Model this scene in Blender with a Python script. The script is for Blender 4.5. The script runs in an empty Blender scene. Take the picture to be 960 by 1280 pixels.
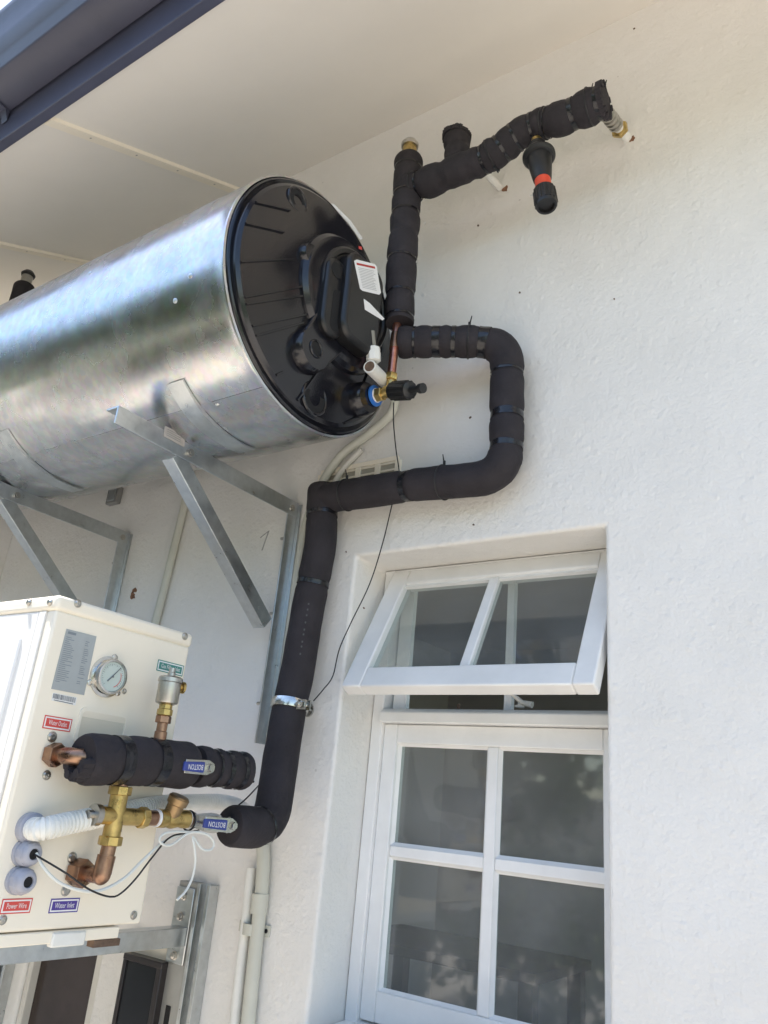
import bpy, bmesh, math, random
from mathutils import Vector, Matrix, noise
random.seed(7)
S = bpy.context.scene
C = S.collection
PI = math.pi

# ------------------------------------------------------------------ camera
# world axes seen from the camera (x right, y down, z forward), photo focal length in pixels
RM = ((0.82569798, -0.12831793, -0.54932445), (0.55690035, 0.3406341, 0.75751594), (0.08991577, -0.93139837, 0.35272119))
FPX = 984.62
CAM = Vector((0, -1.6, 1.5))
cam_d = bpy.data.cameras.new('camera'); cam = bpy.data.objects.new('camera', cam_d); C.objects.link(cam)
r_ = Vector([RM[i][0] for i in range(3)]); u_ = -Vector([RM[i][1] for i in range(3)]); b_ = -Vector([RM[i][2] for i in range(3)])
cam.matrix_world = Matrix(((r_.x, u_.x, b_.x, CAM.x), (r_.y, u_.y, b_.y, CAM.y), (r_.z, u_.z, b_.z, CAM.z), (0, 0, 0, 1)))
cam_d.sensor_fit = 'VERTICAL'; cam_d.sensor_height = 36; cam_d.lens = FPX / 1280 * 36
cam_d.clip_start = .02; cam_d.clip_end = 2000
S.camera = cam

# ------------------------------------------------------------------ light
SUN = Vector((-.36, -.125, .92)).normalized()
w = bpy.data.worlds.new('World'); S.world = w; w.use_nodes = True
nt = w.node_tree; bg = nt.nodes['Background']
sky = nt.nodes.new('ShaderNodeTexSky'); sky.sky_type = 'NISHITA'; sky.sun_disc = False
sky.sun_elevation = math.asin(SUN.z); sky.sun_rotation = math.atan2(SUN.x, SUN.y)
sky.air_density = 1.2; sky.dust_density = 1.0; sky.ozone_density = 1.2
nt.links.new(sky.outputs[0], bg.inputs[0]); bg.inputs[1].default_value = .15
sl = bpy.data.lights.new('sun', 'SUN'); so = bpy.data.objects.new('sun', sl); C.objects.link(so)
sl.energy = 4.6; sl.angle = math.radians(.53); sl.color = (1, .955, .89)
so.rotation_euler = SUN.to_track_quat('Z', 'Y').to_euler(); so.location = (0, 0, 12)
S.view_settings.view_transform = 'Standard'; S.view_settings.look = 'None'
S.view_settings.exposure = 1.29; S.view_settings.gamma = 1
S.cycles.max_bounces = 12; S.cycles.diffuse_bounces = 6; S.cycles.glossy_bounces = 6; S.cycles.transparent_max_bounces = 12

def at(px, py, X=None, Y=None, Z=None):
    """point of the place seen at a photo pixel, on the plane X=, Y= or Z="""
    a, b = px - 480, py - 640
    d = Vector([RM[i][0] * a + RM[i][1] * b + RM[i][2] * FPX for i in range(3)])
    if X is not None: t = (X - CAM.x) / d.x
    elif Y is not None: t = (Y - CAM.y) / d.y
    else: t = (Z - CAM.z) / d.z
    return CAM + d * t

# ------------------------------------------------------------------ materials
MATS = {}
def mat(name, col, rough=.6, metal=0., var=.0, vscale=6., bump=0., bscale=60., col2=None, spec=.5, coat=0., bump2=0., b2scale=5., stretch=None, rvar=0.):
    m = bpy.data.materials.new(name); m.use_nodes = True; n = m.node_tree; L = n.links.new
    p = n.nodes['Principled BSDF']
    p.inputs['Base Color'].default_value = (*col, 1); p.inputs['Roughness'].default_value = rough
    p.inputs['Metallic'].default_value = metal; p.inputs['Specular IOR Level'].default_value = spec
    p.inputs['Coat Weight'].default_value = coat; p.inputs['Coat Roughness'].default_value = .1
    tc = n.nodes.new('ShaderNodeTexCoord'); src = tc.outputs['Object']
    if stretch:
        mp = n.nodes.new('ShaderNodeMapping'); mp.inputs['Scale'].default_value = stretch; L(src, mp.inputs[0]); src = mp.outputs[0]
    if var or col2:
        t = n.nodes.new('ShaderNodeTexNoise'); t.inputs['Scale'].default_value = vscale; t.inputs['Detail'].default_value = 6; t.inputs['Roughness'].default_value = .6
        L(src, t.inputs[0])
        r = n.nodes.new('ShaderNodeValToRGB'); r.color_ramp.elements[0].position = .32; r.color_ramp.elements[1].position = .68
        c2 = col2 or tuple(max(0, c * (1 - var)) for c in col)
        r.color_ramp.elements[0].color = (*c2, 1); r.color_ramp.elements[1].color = (*col, 1)
        L(t.outputs[0], r.inputs[0]); L(r.outputs[0], p.inputs['Base Color'])
        if rvar:
            mr = n.nodes.new('ShaderNodeMapRange'); mr.inputs[1].default_value = .3; mr.inputs[2].default_value = .7
            mr.inputs[3].default_value = rough - rvar; mr.inputs[4].default_value = rough + rvar
            L(t.outputs[0], mr.inputs[0]); L(mr.outputs[0], p.inputs['Roughness'])
    prev = None
    for amt, sc in ((bump, bscale), (bump2, b2scale)):
        if not amt: continue
        t = n.nodes.new('ShaderNodeTexNoise'); t.inputs['Scale'].default_value = sc; t.inputs['Detail'].default_value = 3
        L(src, t.inputs[0])
        b = n.nodes.new('ShaderNodeBump'); b.inputs['Strength'].default_value = 1; b.inputs['Distance'].default_value = amt
        L(t.outputs[0], b.inputs['Height'])
        if prev: L(prev.outputs[0], b.inputs['Normal'])
        prev = b
    if prev: L(prev.outputs[0], p.inputs['Normal'])
    MATS[name] = m; return m

M = {}
M['foam'] = mat('foam', (.034, .030, .035), .78, var=.35, vscale=14, bump=.0012, bscale=160, spec=.3, bump2=.003, b2scale=24)
M['tape'] = mat('tape', (.012, .012, .016), .22, var=.3, vscale=40, bump=.0018, bscale=55)
M['galv'] = mat('galvanised', (.62, .65, .66), .34, 1, var=.18, vscale=38, bump=.0004, bscale=70, rvar=.08)
M['cap'] = mat('black_plastic', (.009, .009, .013), .17, var=.2, vscale=9, bump=.0002, bscale=240, coat=.2, rvar=.05)
M['cover'] = mat('black_cover_plastic', (.010, .010, .011), .34, var=.2, vscale=12, bump=.0003, bscale=300)
M['hole'] = mat('hollow_shade', (.006, .006, .007), .8)  # near-black colour standing in for shade inside holes; one screw shares it
M['vinyl'] = mat('enamel_cream', (.88, .815, .69), .38, var=.04, vscale=5, bump=.0001, bscale=300)
M['vinyl_w'] = mat('enamel_side', (.84, .82, .78), .25, var=.05, vscale=5, bump2=.0012, b2scale=4)
M['brass'] = mat('brass', (.62, .45, .17), .33, .9, var=.35, vscale=45, bump=.0006, bscale=120, rvar=.1)
M['copper'] = mat('copper', (.42, .26, .17), .32, .95, col2=(.22, .12, .085), vscale=35, rvar=.1)
M['copper_l'] = mat('copper_bright', (.70, .36, .25), .28, .95, col2=(.5, .2, .16), vscale=45)
M['chrome'] = mat('chrome', (.68, .67, .64), .2, 1, var=.25, vscale=60)
M['nickel'] = mat('nickel', (.52, .50, .46), .32, 1, var=.2, vscale=40)
M['pvc'] = mat('pvc', (.56, .56, .49), .42, var=.08, vscale=12)
M['pvc_w'] = mat('pvc_white', (.78, .78, .74), .35, var=.08, vscale=30)
M['gland'] = mat('gland_plastic', (.37, .38, .44), .35, var=.05)
M['wood'] = mat('gloss_paint', (.81, .81, .80), .34, var=.10, vscale=9, bump=.0004, bscale=45, coat=.1)
M['frame2'] = mat('aged_paint', (.66, .64, .58), .5, var=.1, vscale=8)
M['ceil'] = mat('soffit_paint', (.84, .805, .745), .65, var=.05, vscale=2.5, bump=.0004, bscale=30, bump2=.004, b2scale=1.3)
M['gutter'] = mat('gutter_paint', (.058, .062, .10), .36, var=.18, vscale=7, bump2=.0008, b2scale=8)
M['blackpl'] = mat('black_valve', (.012, .012, .013), .4, var=.2, vscale=40)
M['red'] = mat('red_ring', (.72, .07, .03), .35)
M['blue'] = mat('blue_sleeve', (.035, .055, .26), .35)
M['bluering'] = mat('blue_washer', (.03, .16, .55), .4)
M['white'] = mat('label_white', (.8, .8, .8), .5)
M['greylab'] = mat('plate_grey', (.37, .40, .41), .45, var=.08, vscale=30)
M['ink'] = mat('ink', (.13, .15, .17), .5)
M['inkred'] = mat('ink_red', (.42, .03, .03), .5)
M['st_red'] = mat('sticker_red', (.62, .075, .065), .42)
M['st_green'] = mat('sticker_green', (.06, .24, .21), .42)
M['st_purple'] = mat('sticker_purple', (.075, .045, .28), .42)
M['dial'] = mat('dial', (.50, .58, .55), .4)
M['wire'] = mat('wire', (.012, .012, .014), .5)
M['cord'] = mat('cord', (.68, .70, .67), .5)
M['rust'] = mat('rust', (.17, .11, .075), .8, var=.5, vscale=60)
M['brick'] = mat('raw_brick', (.28, .14, .08), .9, var=.5, vscale=60, bump=.003, bscale=60)
M['darkframe'] = mat('dark_frame', (.018, .014, .015), .35)
M['curtain'] = mat('curtain', (.075, .048, .04), .9, var=.4, vscale=10)
M['room'] = mat('room_paint', (.50, .44, .42), .8, var=.08, vscale=3)
M['roomfloor'] = mat('room_floor', (.12, .09, .07), .4, var=.3, vscale=4)
M['roof'] = mat('roof_sheet', (.10, .10, .12), .5, var=.2)
M['paving'] = mat('paving', (.52, .465, .395), .85, col2=(.42, .375, .32), vscale=1.4, bump=.002, bscale=60)
M['lawn'] = mat('grass', (.07, .12, .025), .9, col2=(.035, .07, .015), vscale=3, bump=.02, bscale=40)
M['leafA'] = mat('leaf_light', (.11, .15, .025), .5, col2=(.05, .085, .018), vscale=1.2)
M['leafB'] = mat('leaf_dark', (.035, .065, .018), .5, col2=(.02, .04, .012), vscale=1.5)
M['bark'] = mat('bark', (.10, .075, .055), .9, var=.4, vscale=8, bump=.01, bscale=15)
M['gardenwall'] = mat('garden_wall', (.45, .41, .35), .9, var=.2, vscale=2, bump=.003, bscale=40)

def stucco():
    m = bpy.data.materials.new('stucco'); m.use_nodes = True; n = m.node_tree; L = n.links.new
    p = n.nodes['Principled BSDF']; p.inputs['Roughness'].default_value = .62; p.inputs['Specular IOR Level'].default_value = .35
    tc = n.nodes.new('ShaderNodeTexCoord')
    t = n.nodes.new('ShaderNodeTexNoise'); t.inputs['Scale'].default_value = 2.2; t.inputs['Detail'].default_value = 7; t.inputs['Roughness'].default_value = .65
    L(tc.outputs['Object'], t.inputs[0])
    r = n.nodes.new('ShaderNodeValToRGB'); r.color_ramp.elements[0].position = .3; r.color_ramp.elements[1].position = .7
    r.color_ramp.elements[0].color = (.71, .695, .66, 1); r.color_ramp.elements[1].color = (.785, .772, .745, 1)
    L(t.outputs[0], r.inputs[0])
    # small dirt specks
    v = n.nodes.new('ShaderNodeTexVoronoi'); v.inputs['Scale'].default_value = 7; L(tc.outputs['Object'], v.inputs[0])
    lt = n.nodes.new('ShaderNodeMath'); lt.operation = 'LESS_THAN'; lt.inputs[1].default_value = .022; L(v.outputs['Distance'], lt.inputs[0])
    mx = n.nodes.new('ShaderNodeMixRGB'); mx.inputs[2].default_value = (.3, .28, .25, 1)
    ml = n.nodes.new('ShaderNodeMath'); ml.operation = 'MULTIPLY'; ml.inputs[1].default_value = .35; L(lt.outputs[0], ml.inputs[0])
    L(ml.outputs[0], mx.inputs[0]); L(r.outputs[0], mx.inputs[1]); L(mx.outputs[0], p.inputs['Base Color'])
    prev = None
    for sc, am, det in ((62, .0021, 2), (135, .0015, 2), (8, .007, 2)):
        q = n.nodes.new('ShaderNodeTexNoise'); q.inputs['Scale'].default_value = sc; q.inputs['Detail'].default_value = det
        L(tc.outputs['Object'], q.inputs[0])
        b = n.nodes.new('ShaderNodeBump'); b.inputs['Strength'].default_value = .85; b.inputs['Distance'].default_value = am
        L(q.outputs[0], b.inputs['Height'])
        if prev: L(prev.outputs[0], b.inputs['Normal'])
        prev = b
    # blobs of thick roller paint
    q = n.nodes.new('ShaderNodeTexVoronoi'); q.inputs['Scale'].default_value = 42; q.feature = 'SMOOTH_F1'; L(tc.outputs['Object'], q.inputs[0])
    mr = n.nodes.new('ShaderNodeMapRange'); mr.inputs[1].default_value = 0; mr.inputs[2].default_value = .35; mr.inputs[3].default_value = 1; mr.inputs[4].default_value = 0
    L(q.outputs['Distance'], mr.inputs[0])
    b = n.nodes.new('ShaderNodeBump'); b.inputs['Strength'].default_value = .5; b.inputs['Distance'].default_value = .002
    L(mr.outputs[0], b.inputs['Height']); L(prev.outputs[0], b.inputs['Normal'])
    L(b.outputs[0], p.inputs['Normal']); return m
M['stucco'] = stucco()

def tank_steel():
    m = bpy.data.materials.new('tank_steel'); m.use_nodes = True; n = m.node_tree; L = n.links.new
    p = n.nodes['Principled BSDF']; p.inputs['Metallic'].default_value = 1
    tc = n.nodes.new('ShaderNodeTexCoord')
    mp = n.nodes.new('ShaderNodeMapping'); mp.inputs['Scale'].default_value = (1.2, 1, 1); L(tc.outputs['Object'], mp.inputs[0])
    t = n.nodes.new('ShaderNodeTexNoise'); t.inputs['Scale'].default_value = 26; t.inputs['Detail'].default_value = 5; L(mp.outputs[0], t.inputs[0])
    v = n.nodes.new('ShaderNodeTexVoronoi'); v.inputs['Scale'].default_value = 70; L(mp.outputs[0], v.inputs[0])
    r = n.nodes.new('ShaderNodeValToRGB'); r.color_ramp.elements[0].position = .3; r.color_ramp.elements[1].position = .7
    r.color_ramp.elements[0].color = (.54, .55, .56, 1); r.color_ramp.elements[1].color = (.66, .665, .67, 1)
    L(t.outputs[0], r.inputs[0])
    mx = n.nodes.new('ShaderNodeMixRGB'); mx.blend_type = 'MULTIPLY'; mx.inputs[0].default_value = .12
    L(r.outputs[0], mx.inputs[1]); L(v.outputs['Color'], mx.inputs[2]); L(mx.outputs[0], p.inputs['Base Color'])
    mr = n.nodes.new('ShaderNodeMapRange'); mr.inputs[1].default_value = .3; mr.inputs[2].default_value = .7; mr.inputs[3].default_value = .19; mr.inputs[4].default_value = .33
    t2 = n.nodes.new('ShaderNodeTexNoise'); t2.inputs['Scale'].default_value = 7; t2.inputs['Detail'].default_value = 5; L(tc.outputs['Object'], t2.inputs[0])
    L(t2.outputs[0], mr.inputs[0]); L(mr.outputs[0], p.inputs['Roughness'])
    prev = None
    mp2 = n.nodes.new('ShaderNodeMapping'); mp2.inputs['Scale'].default_value = (.3, 1, 1); L(tc.outputs['Object'], mp2.inputs[0])
    for sc, am in ((4, .0055), (12, .00032), (60, .00005)):
        q = n.nodes.new('ShaderNodeTexNoise'); q.inputs['Scale'].default_value = sc; q.inputs['Detail'].default_value = 1
        L(mp2.outputs[0], q.inputs[0])
        b = n.nodes.new('ShaderNodeBump'); b.inputs['Strength'].default_value = .8; b.inputs['Distance'].default_value = am
        L(q.outputs[0], b.inputs['Height'])
        if prev: L(prev.outputs[0], b.inputs['Normal'])
        prev = b
    L(prev.outputs[0], p.inputs['Normal']); return m
M['tank'] = tank_steel()

def glass():
    m = bpy.data.materials.new('glass'); m.use_nodes = True; n = m.node_tree; L = n.links.new
    n.nodes.remove(n.nodes['Principled BSDF']); out = n.nodes['Material Output']
    t = n.nodes.new('ShaderNodeBsdfTransparent'); t.inputs[0].default_value = (.86, .89, .88, 1)
    g = n.nodes.new('ShaderNodeBsdfGlossy'); g.inputs['Roughness'].default_value = .04; g.inputs[0].default_value = (.95, .95, .95, 1)
    ge = n.nodes.new('ShaderNodeNewGeometry'); dt = n.nodes.new('ShaderNodeVectorMath'); dt.operation = 'DOT_PRODUCT'; L(ge.outputs['Incoming'], dt.inputs[0]); L(ge.outputs['Normal'], dt.inputs[1])
    def mth(op, a_, b_=None):
        q_ = n.nodes.new('ShaderNodeMath'); q_.operation = op
        for k_, v_ in enumerate((a_, b_)):
            if v_ is None: continue
            if isinstance(v_, (int, float)): q_.inputs[k_].default_value = v_
            else: L(v_, q_.inputs[k_])
        return q_.outputs[0]
    sch = mth('POWER', mth('SUBTRACT', 1.0, mth('ABSOLUTE', dt.outputs['Value'])), 5.0)
    fac = mth('ADD', mth('MULTIPLY', sch, .9), .055)
    d = n.nodes.new('ShaderNodeBsdfDiffuse'); d.inputs[0].default_value = (.6, .6, .6, 1)
    tc = n.nodes.new('ShaderNodeTexCoord'); q = n.nodes.new('ShaderNodeTexNoise'); q.inputs['Scale'].default_value = 5; q.inputs['Detail'].default_value = 5; L(tc.outputs['Object'], q.inputs[0])
    mr = n.nodes.new('ShaderNodeMapRange'); mr.inputs[1].default_value = .35; mr.inputs[2].default_value = .75; mr.inputs[3].default_value = .07; mr.inputs[4].default_value = .15; L(q.outputs[0], mr.inputs[0])
    mx = n.nodes.new('ShaderNodeMixShader'); L(fac, mx.inputs[0]); L(t.outputs[0], mx.inputs[1]); L(g.outputs[0], mx.inputs[2])
    m2 = n.nodes.new('ShaderNodeMixShader'); L(mr.outputs[0], m2.inputs[0]); L(mx.outputs[0], m2.inputs[1]); L(d.outputs[0], m2.inputs[2])
    L(m2.outputs[0], out.inputs[0]); return m
M['glass'] = glass()

# ------------------------------------------------------------------ helpers
def tag(o, label=None, cat=None, group=None, kind=None):
    if label: o['label'] = label
    if cat: o['category'] = cat
    if group: o['group'] = group
    if kind: o['kind'] = kind
    return o
def thing(name, loc, label, cat, group=None):
    o = bpy.data.objects.new(name, None); C.objects.link(o); o.location = loc; o.empty_display_size = .05
    return tag(o, label, cat, group)
def obj(name, bm, m, parent=None, smooth=True, bevel=0, kind=None, sharp=35, seg=2):
    me = bpy.data.meshes.new(name)
    bmesh.ops.recalc_face_normals(bm, faces=bm.faces)
    if smooth:
        for f in bm.faces: f.smooth = True
        for e in bm.edges:
            if len(e.link_faces) == 2 and e.calc_face_angle(0) > math.radians(sharp): e.smooth = False
    bm.to_mesh(me); bm.free()
    o = bpy.data.objects.new(name, me); C.objects.link(o)
    me.materials.append(M[m] if isinstance(m, str) else m)
    if bevel:
        b = o.modifiers.new('bevel', 'BEVEL'); b.width = bevel; b.segments = seg; b.limit_method = 'ANGLE'; b.angle_limit = math.radians(40); b.harden_normals = False
    if parent:
        o.parent = parent
        q = parent; inv = Matrix()
        o.matrix_parent_inverse = wmat(parent).inverted()
    if kind: o['kind'] = kind
    return o
def wmat(o):
    m = Matrix.Translation(o.location) @ o.rotation_euler.to_matrix().to_4x4()
    if o.parent: m = wmat(o.parent) @ o.matrix_parent_inverse @ m
    return m
def B(): return bmesh.new()
def box(bm, x0, x1, y0, y1, z0, z1):
    v = [bm.verts.new(p) for p in ((x0, y0, z0), (x1, y0, z0), (x1, y1, z0), (x0, y1, z0), (x0, y0, z1), (x1, y0, z1), (x1, y1, z1), (x0, y1, z1))]
    for f in ((0, 3, 2, 1), (4, 5, 6, 7), (0, 1, 5, 4), (1, 2, 6, 5), (2, 3, 7, 6), (3, 0, 4, 7)): bm.faces.new([v[i] for i in f])
    return bm
def bx(*a): return box(B(), *a)
def frame_for(d, up=None):
    d = d.normalized(); up = up or (Vector((0, 0, 1)) if abs(d.z) < .9 else Vector((1, 0, 0)))
    a = (up - d * up.dot(d)).normalized(); return a, d.cross(a)
def tube(bm, pts, r, n=16, cap=True, squash=1.0):
    pts = [Vector(p) for p in pts]; N = len(pts)
    rr = r if hasattr(r, '__len__') else [r] * N
    T = []
    for i in range(N):
        t = (pts[min(i + 1, N - 1)] - pts[max(i - 1, 0)]); T.append(t.normalized())
    a, b = frame_for(T[0]); rings = []
    for i in range(N):
        if i:
            ax = T[i - 1].cross(T[i]); 
            if ax.length > 1e-7:
                q = Matrix.Rotation(T[i - 1].angle(T[i]), 3, ax.normalized()); a = q @ a
            a = (a - T[i] * a.dot(T[i])).normalized(); b = T[i].cross(a)
        rings.append([bm.verts.new(pts[i] + (a * math.cos(2 * PI * k / n) + b * math.sin(2 * PI * k / n) * squash) * rr[i]) for k in range(n)])
    for i in range(N - 1):
        for k in range(n): bm.faces.new((rings[i][k], rings[i][(k + 1) % n], rings[i + 1][(k + 1) % n], rings[i + 1][k]))
    if cap: bm.faces.new(rings[0][::-1]); bm.faces.new(rings[-1])
    return bm
def tb(pts, r, n=16, **k): return tube(B(), pts, r, n, **k)
def cyl(bm, a, b, r, n=20): return tube(bm, [a, b], r, n)
def lathe(bm, o, d, prof, n=32, up=None):
    """prof: (radius, distance along d)"""
    o = Vector(o); d = Vector(d).normalized(); a, b = frame_for(d, up); rings = []
    for r, h in prof:
        if r < 1e-5: rings.append([bm.verts.new(o + d * h)])
        else: rings.append([bm.verts.new(o + d * h + (a * math.cos(2 * PI * k / n) + b * math.sin(2 * PI * k / n)) * r) for k in range(n)])
    for i in range(len(rings) - 1):
        p, q = rings[i], rings[i + 1]
        for k in range(n):
            k2 = (k + 1) % n
            if len(p) == 1 and len(q) == 1: continue
            if len(p) == 1: bm.faces.new((p[0], q[k], q[k2]))
            elif len(q) == 1: bm.faces.new((p[k], p[k2], q[0]))
            else: bm.faces.new((p[k], p[k2], q[k2], q[k]))
    for e in (0, -1):
        if len(rings[e]) > 1: bm.faces.new(rings[e])
    return bm
def lt(o, d, prof, n=32): return lathe(B(), o, d, prof, n)
def prism(bm, poly, d):
    """closed polygon (3-D points) extruded by vector d"""
    d = Vector(d); a = [bm.verts.new(Vector(p)) for p in poly]; b = [bm.verts.new(Vector(p) + d) for p in poly]; n = len(poly)
    bm.faces.new(a[::-1]); bm.faces.new(b)
    for i in range(n): bm.faces.new((a[i], a[(i + 1) % n], b[(i + 1) % n], b[i]))
    return bm
def beam(bm, a, b, wv, hv):
    """bar from a to b with cross-section spanned by vectors wv, hv from the corner a"""
    a = Vector(a); b = Vector(b); wv = Vector(wv); hv = Vector(hv)
    return prism(bm, [a, a + wv, a + wv + hv, a + hv], b - a)
def torus(bm, o, d, R, r, n=40, m=10):
    o = Vector(o); a, b = frame_for(Vector(d)); dd = Vector(d).normalized(); rings = []
    for i in range(n):
        t = 2 * PI * i / n; e = a * math.cos(t) + b * math.sin(t)
        rings.append([bm.verts.new(o + e * (R + r * math.cos(2 * PI * j / m)) + dd * r * math.sin(2 * PI * j / m)) for j in range(m)])
    for i in range(n):
        for j in range(m): bm.faces.new((rings[i][j], rings[(i + 1) % n][j], rings[(i + 1) % n][(j + 1) % m], rings[i][(j + 1) % m]))
    return bm
def smooth_path(pts, fil=.04, step=.008, free=False):
    """polyline with rounded corners (fil) or Catmull curve (free), resampled"""
    pts = [Vector(p) for p in pts]; out = []
    if free:
        q = [pts[0] * 2 - pts[1]] + pts + [pts[-1] * 2 - pts[-2]]
        for i in range(1, len(q) - 2):
            n = max(2, int((q[i + 1] - q[i]).length / step))
            for k in range(n):
                t = k / n; p0, p1, p2, p3 = q[i - 1:i + 3]
                out.append(.5 * ((2 * p1) + (p2 - p0) * t + (2 * p0 - 5 * p1 + 4 * p2 - p3) * t * t + (3 * p1 - p0 - 3 * p2 + p3) * t ** 3))
        out.append(pts[-1]); return out
    out = [pts[0]]
    for i in range(1, len(pts) - 1):
        p = pts[i]; a = (pts[i - 1] - p); b = (pts[i + 1] - p)
        f = fil[i - 1] if hasattr(fil, '__len__') else fil
        f = min(f, a.length * .48, b.length * .48); s = p + a.normalized() * f; e = p + b.normalized() * f
        for k in range(9):
            t = k / 8; out.append((1 - t) ** 2 * s + 2 * t * (1 - t) * p + t * t * e)
    out.append(pts[-1]); res = [out[0]]
    for i in range(len(out) - 1):
        d = out[i + 1] - out[i]; n = max(1, int(d.length / step))
        for k in range(1, n + 1): res.append(out[i] + d * k / n)
    return res
def insulated(parent, pts, r, tapes=(), ties=(), rough=.03, fil=.05, seed=0, step=.006, ends=True, dip=.13, name='foam_sleeve', wave=0.):
    """foam lagging along a path; tapes = (centre, width) along its length, each its own band"""
    path = smooth_path(pts, fil, step); L = [0]
    for i in range(1, len(path)): L.append(L[-1] + (path[i] - path[i - 1]).length)
    tot = L[-1]; tapes = [(c * tot, w_) for c, w_ in tapes]
    def rad(s, th=0):
        k = 1.0
        for c, w_ in tapes:
            d = abs(s - c)
            k -= dip * max(0, 1 - max(0, d - w_ / 2) / .014) ** 1.5
        k = max(k, 1 - dip)
        k += rough * noise.noise(Vector((s * 14 + seed, seed * 3.1, 0))) + wave * math.sin(s * 95 + seed)
        return r * k
    R = [rad(s) for s in L]
    if ends:
        for i, s in enumerate(L):
            e = min(s, tot - s)
            if e < .012: R[i] *= .90 + .10 * (e / .012) ** .5
    bm = tube(B(), path, R, 28)
    for v in bm.verts: v.co += Vector((noise.noise(v.co * 26 + Vector((seed, 0, 0))), noise.noise(v.co * 26 + Vector((0, seed, 9))), noise.noise(v.co * 26 + Vector((5, 0, seed))))) * r * rough
    fo = obj(name, bm, 'foam', parent, sharp=60)
    for c, w_ in tapes:
        idx = [i for i, s in enumerate(L) if abs(s - c) <= w_ / 2 + .001]
        if len(idx) < 2: continue
        bm = tube(B(), [path[i] for i in idx], [R[i] * 1.012 + .0012 + .0006 * random.random() for i in idx], 28, cap=False)
        for v in bm.verts: v.co += noise.noise_vector(v.co * 40) * .0016
        ob = obj('tape_band', bm, 'tape', fo, sharp=60)
    for c in ties:
        i = min(range(len(L)), key=lambda j: abs(L[j] - c[0] * tot)); t = (path[min(i + 1, len(path) - 1)] - path[max(i - 1, 0)]).normalized()
        bm = torus(B(), path[i], t, R[i] + .0005, .0022, 32, 6)
        d = Vector(c[1]); d = (d - t * d.dot(t)).normalized()
        base = path[i] + d * (R[i] + .001)
        tube(bm, [base - d * .002, base + d * .010, base + d * .012 + t * .002, base + d * .028 + t * .005], [.004, .004, .002, .0014], 6)
        obj('cable_tie', bm, 'wire', fo)
    return fo, path, L
def text(parent, body, o, right, up, h, m, name='lettering', width=None, depth=.0004):
    cu = bpy.data.curves.new('t', 'FONT'); cu.body = body; cu.size = 1; cu.align_x = 'CENTER'; cu.align_y = 'CENTER'; cu.extrude = 0; cu.resolution_u = 2
    t = bpy.data.objects.new('t', cu); C.objects.link(t)
    dg = bpy.context.evaluated_depsgraph_get(); me = bpy.data.meshes.new_from_object(t.evaluated_get(dg)); bpy.data.objects.remove(t)
    right = Vector(right).normalized(); up = Vector(up).normalized(); nrm = right.cross(up)
    xs = [v.co.x for v in me.vertices]; wd = max(xs) - min(xs); sx = (width / wd) if width else h
    for v in me.vertices: v.co = Vector(o) + right * v.co.x * sx + up * v.co.y * h + nrm * depth
    me.name = name; ob = bpy.data.objects.new(name, me); C.objects.link(ob); me.materials.append(M[m])
    if parent: ob.parent = parent; ob.matrix_parent_inverse = wmat(parent).inverted()
    return ob
def quad(bm, pts): bm.faces.new([bm.verts.new(Vector(p)) for p in pts]); return bm
def hexnut(bm, a, b, r, n=6): return tube(bm, [a, Vector(a) + (Vector(b) - Vector(a)) * .08, Vector(a) + (Vector(b) - Vector(a)) * .92, b], [r * .93, r, r, r * .93], n)

# ------------------------------------------------------------------ setting: ground
def gr(name, x0, x1, y0, y1, z, m, kind='structure'):
    o = obj(name, quad(B(), [(x0, y0, z), (x1, y0, z), (x1, y1, z), (x0, y1, z)]), m, smooth=False); tag(o, kind=kind); return o
gr('ground', -400, 400, -400, 400, -.02, 'lawn')
gr('paved_path', -16, 12, -8, 0, 0, 'paving')

# ------------------------------------------------------------------ house wall with openings
WX0, WX1, WZT, WTH = -7.0, 3.2, 3.72, .30
OPEN = [(-1.237, -.557, 1.02, 2.128), (-2.285, -1.96, .35, 1.16)]
def wall_mesh():
    bm = B(); xs = sorted({WX0, WX1, *[v for o in OPEN for v in o[:2]]}); zs = sorted({-.3, WZT, *[v for o in OPEN for v in o[2:]]})
    def hole(x, z): return any(o[0] < x < o[1] and o[2] < z < o[3] for o in OPEN)
    for i in range(len(xs) - 1):
        for j in range(len(zs) - 1):
            if hole((xs[i] + xs[i + 1]) / 2, (zs[j] + zs[j + 1]) / 2): continue
            for y in (0, WTH): quad(bm, [(xs[i], y, zs[j]), (xs[i + 1], y, zs[j]), (xs[i + 1], y, zs[j + 1]), (xs[i], y, zs[j + 1])])
    for a, b, c, d in OPEN + [(WX0, WX1, -.3, WZT)]:
        cz = [z for z in zs if c <= z <= d]; cx = [x for x in xs if a <= x <= b]
        for x in (a, b):
            for k in range(len(cz) - 1): quad(bm, [(x, 0, cz[k]), (x, WTH, cz[k]), (x, WTH, cz[k + 1]), (x, 0, cz[k + 1])])
        for z in (c, d):
            for k in range(len(cx) - 1): quad(bm, [(cx[k], 0, z), (cx[k], WTH, z), (cx[k + 1], WTH, z), (cx[k + 1], 0, z)])
    bmesh.ops.remove_doubles(bm, verts=bm.verts, dist=1e-5)
    return bm
hw = obj('house_wall', wall_mesh(), 'stucco', smooth=False, bevel=.009, seg=3)
tag(hw, 'white rough plastered house wall behind the tank and around the window', 'wall')
for f in hw.data.polygons: f.use_smooth = False
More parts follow.
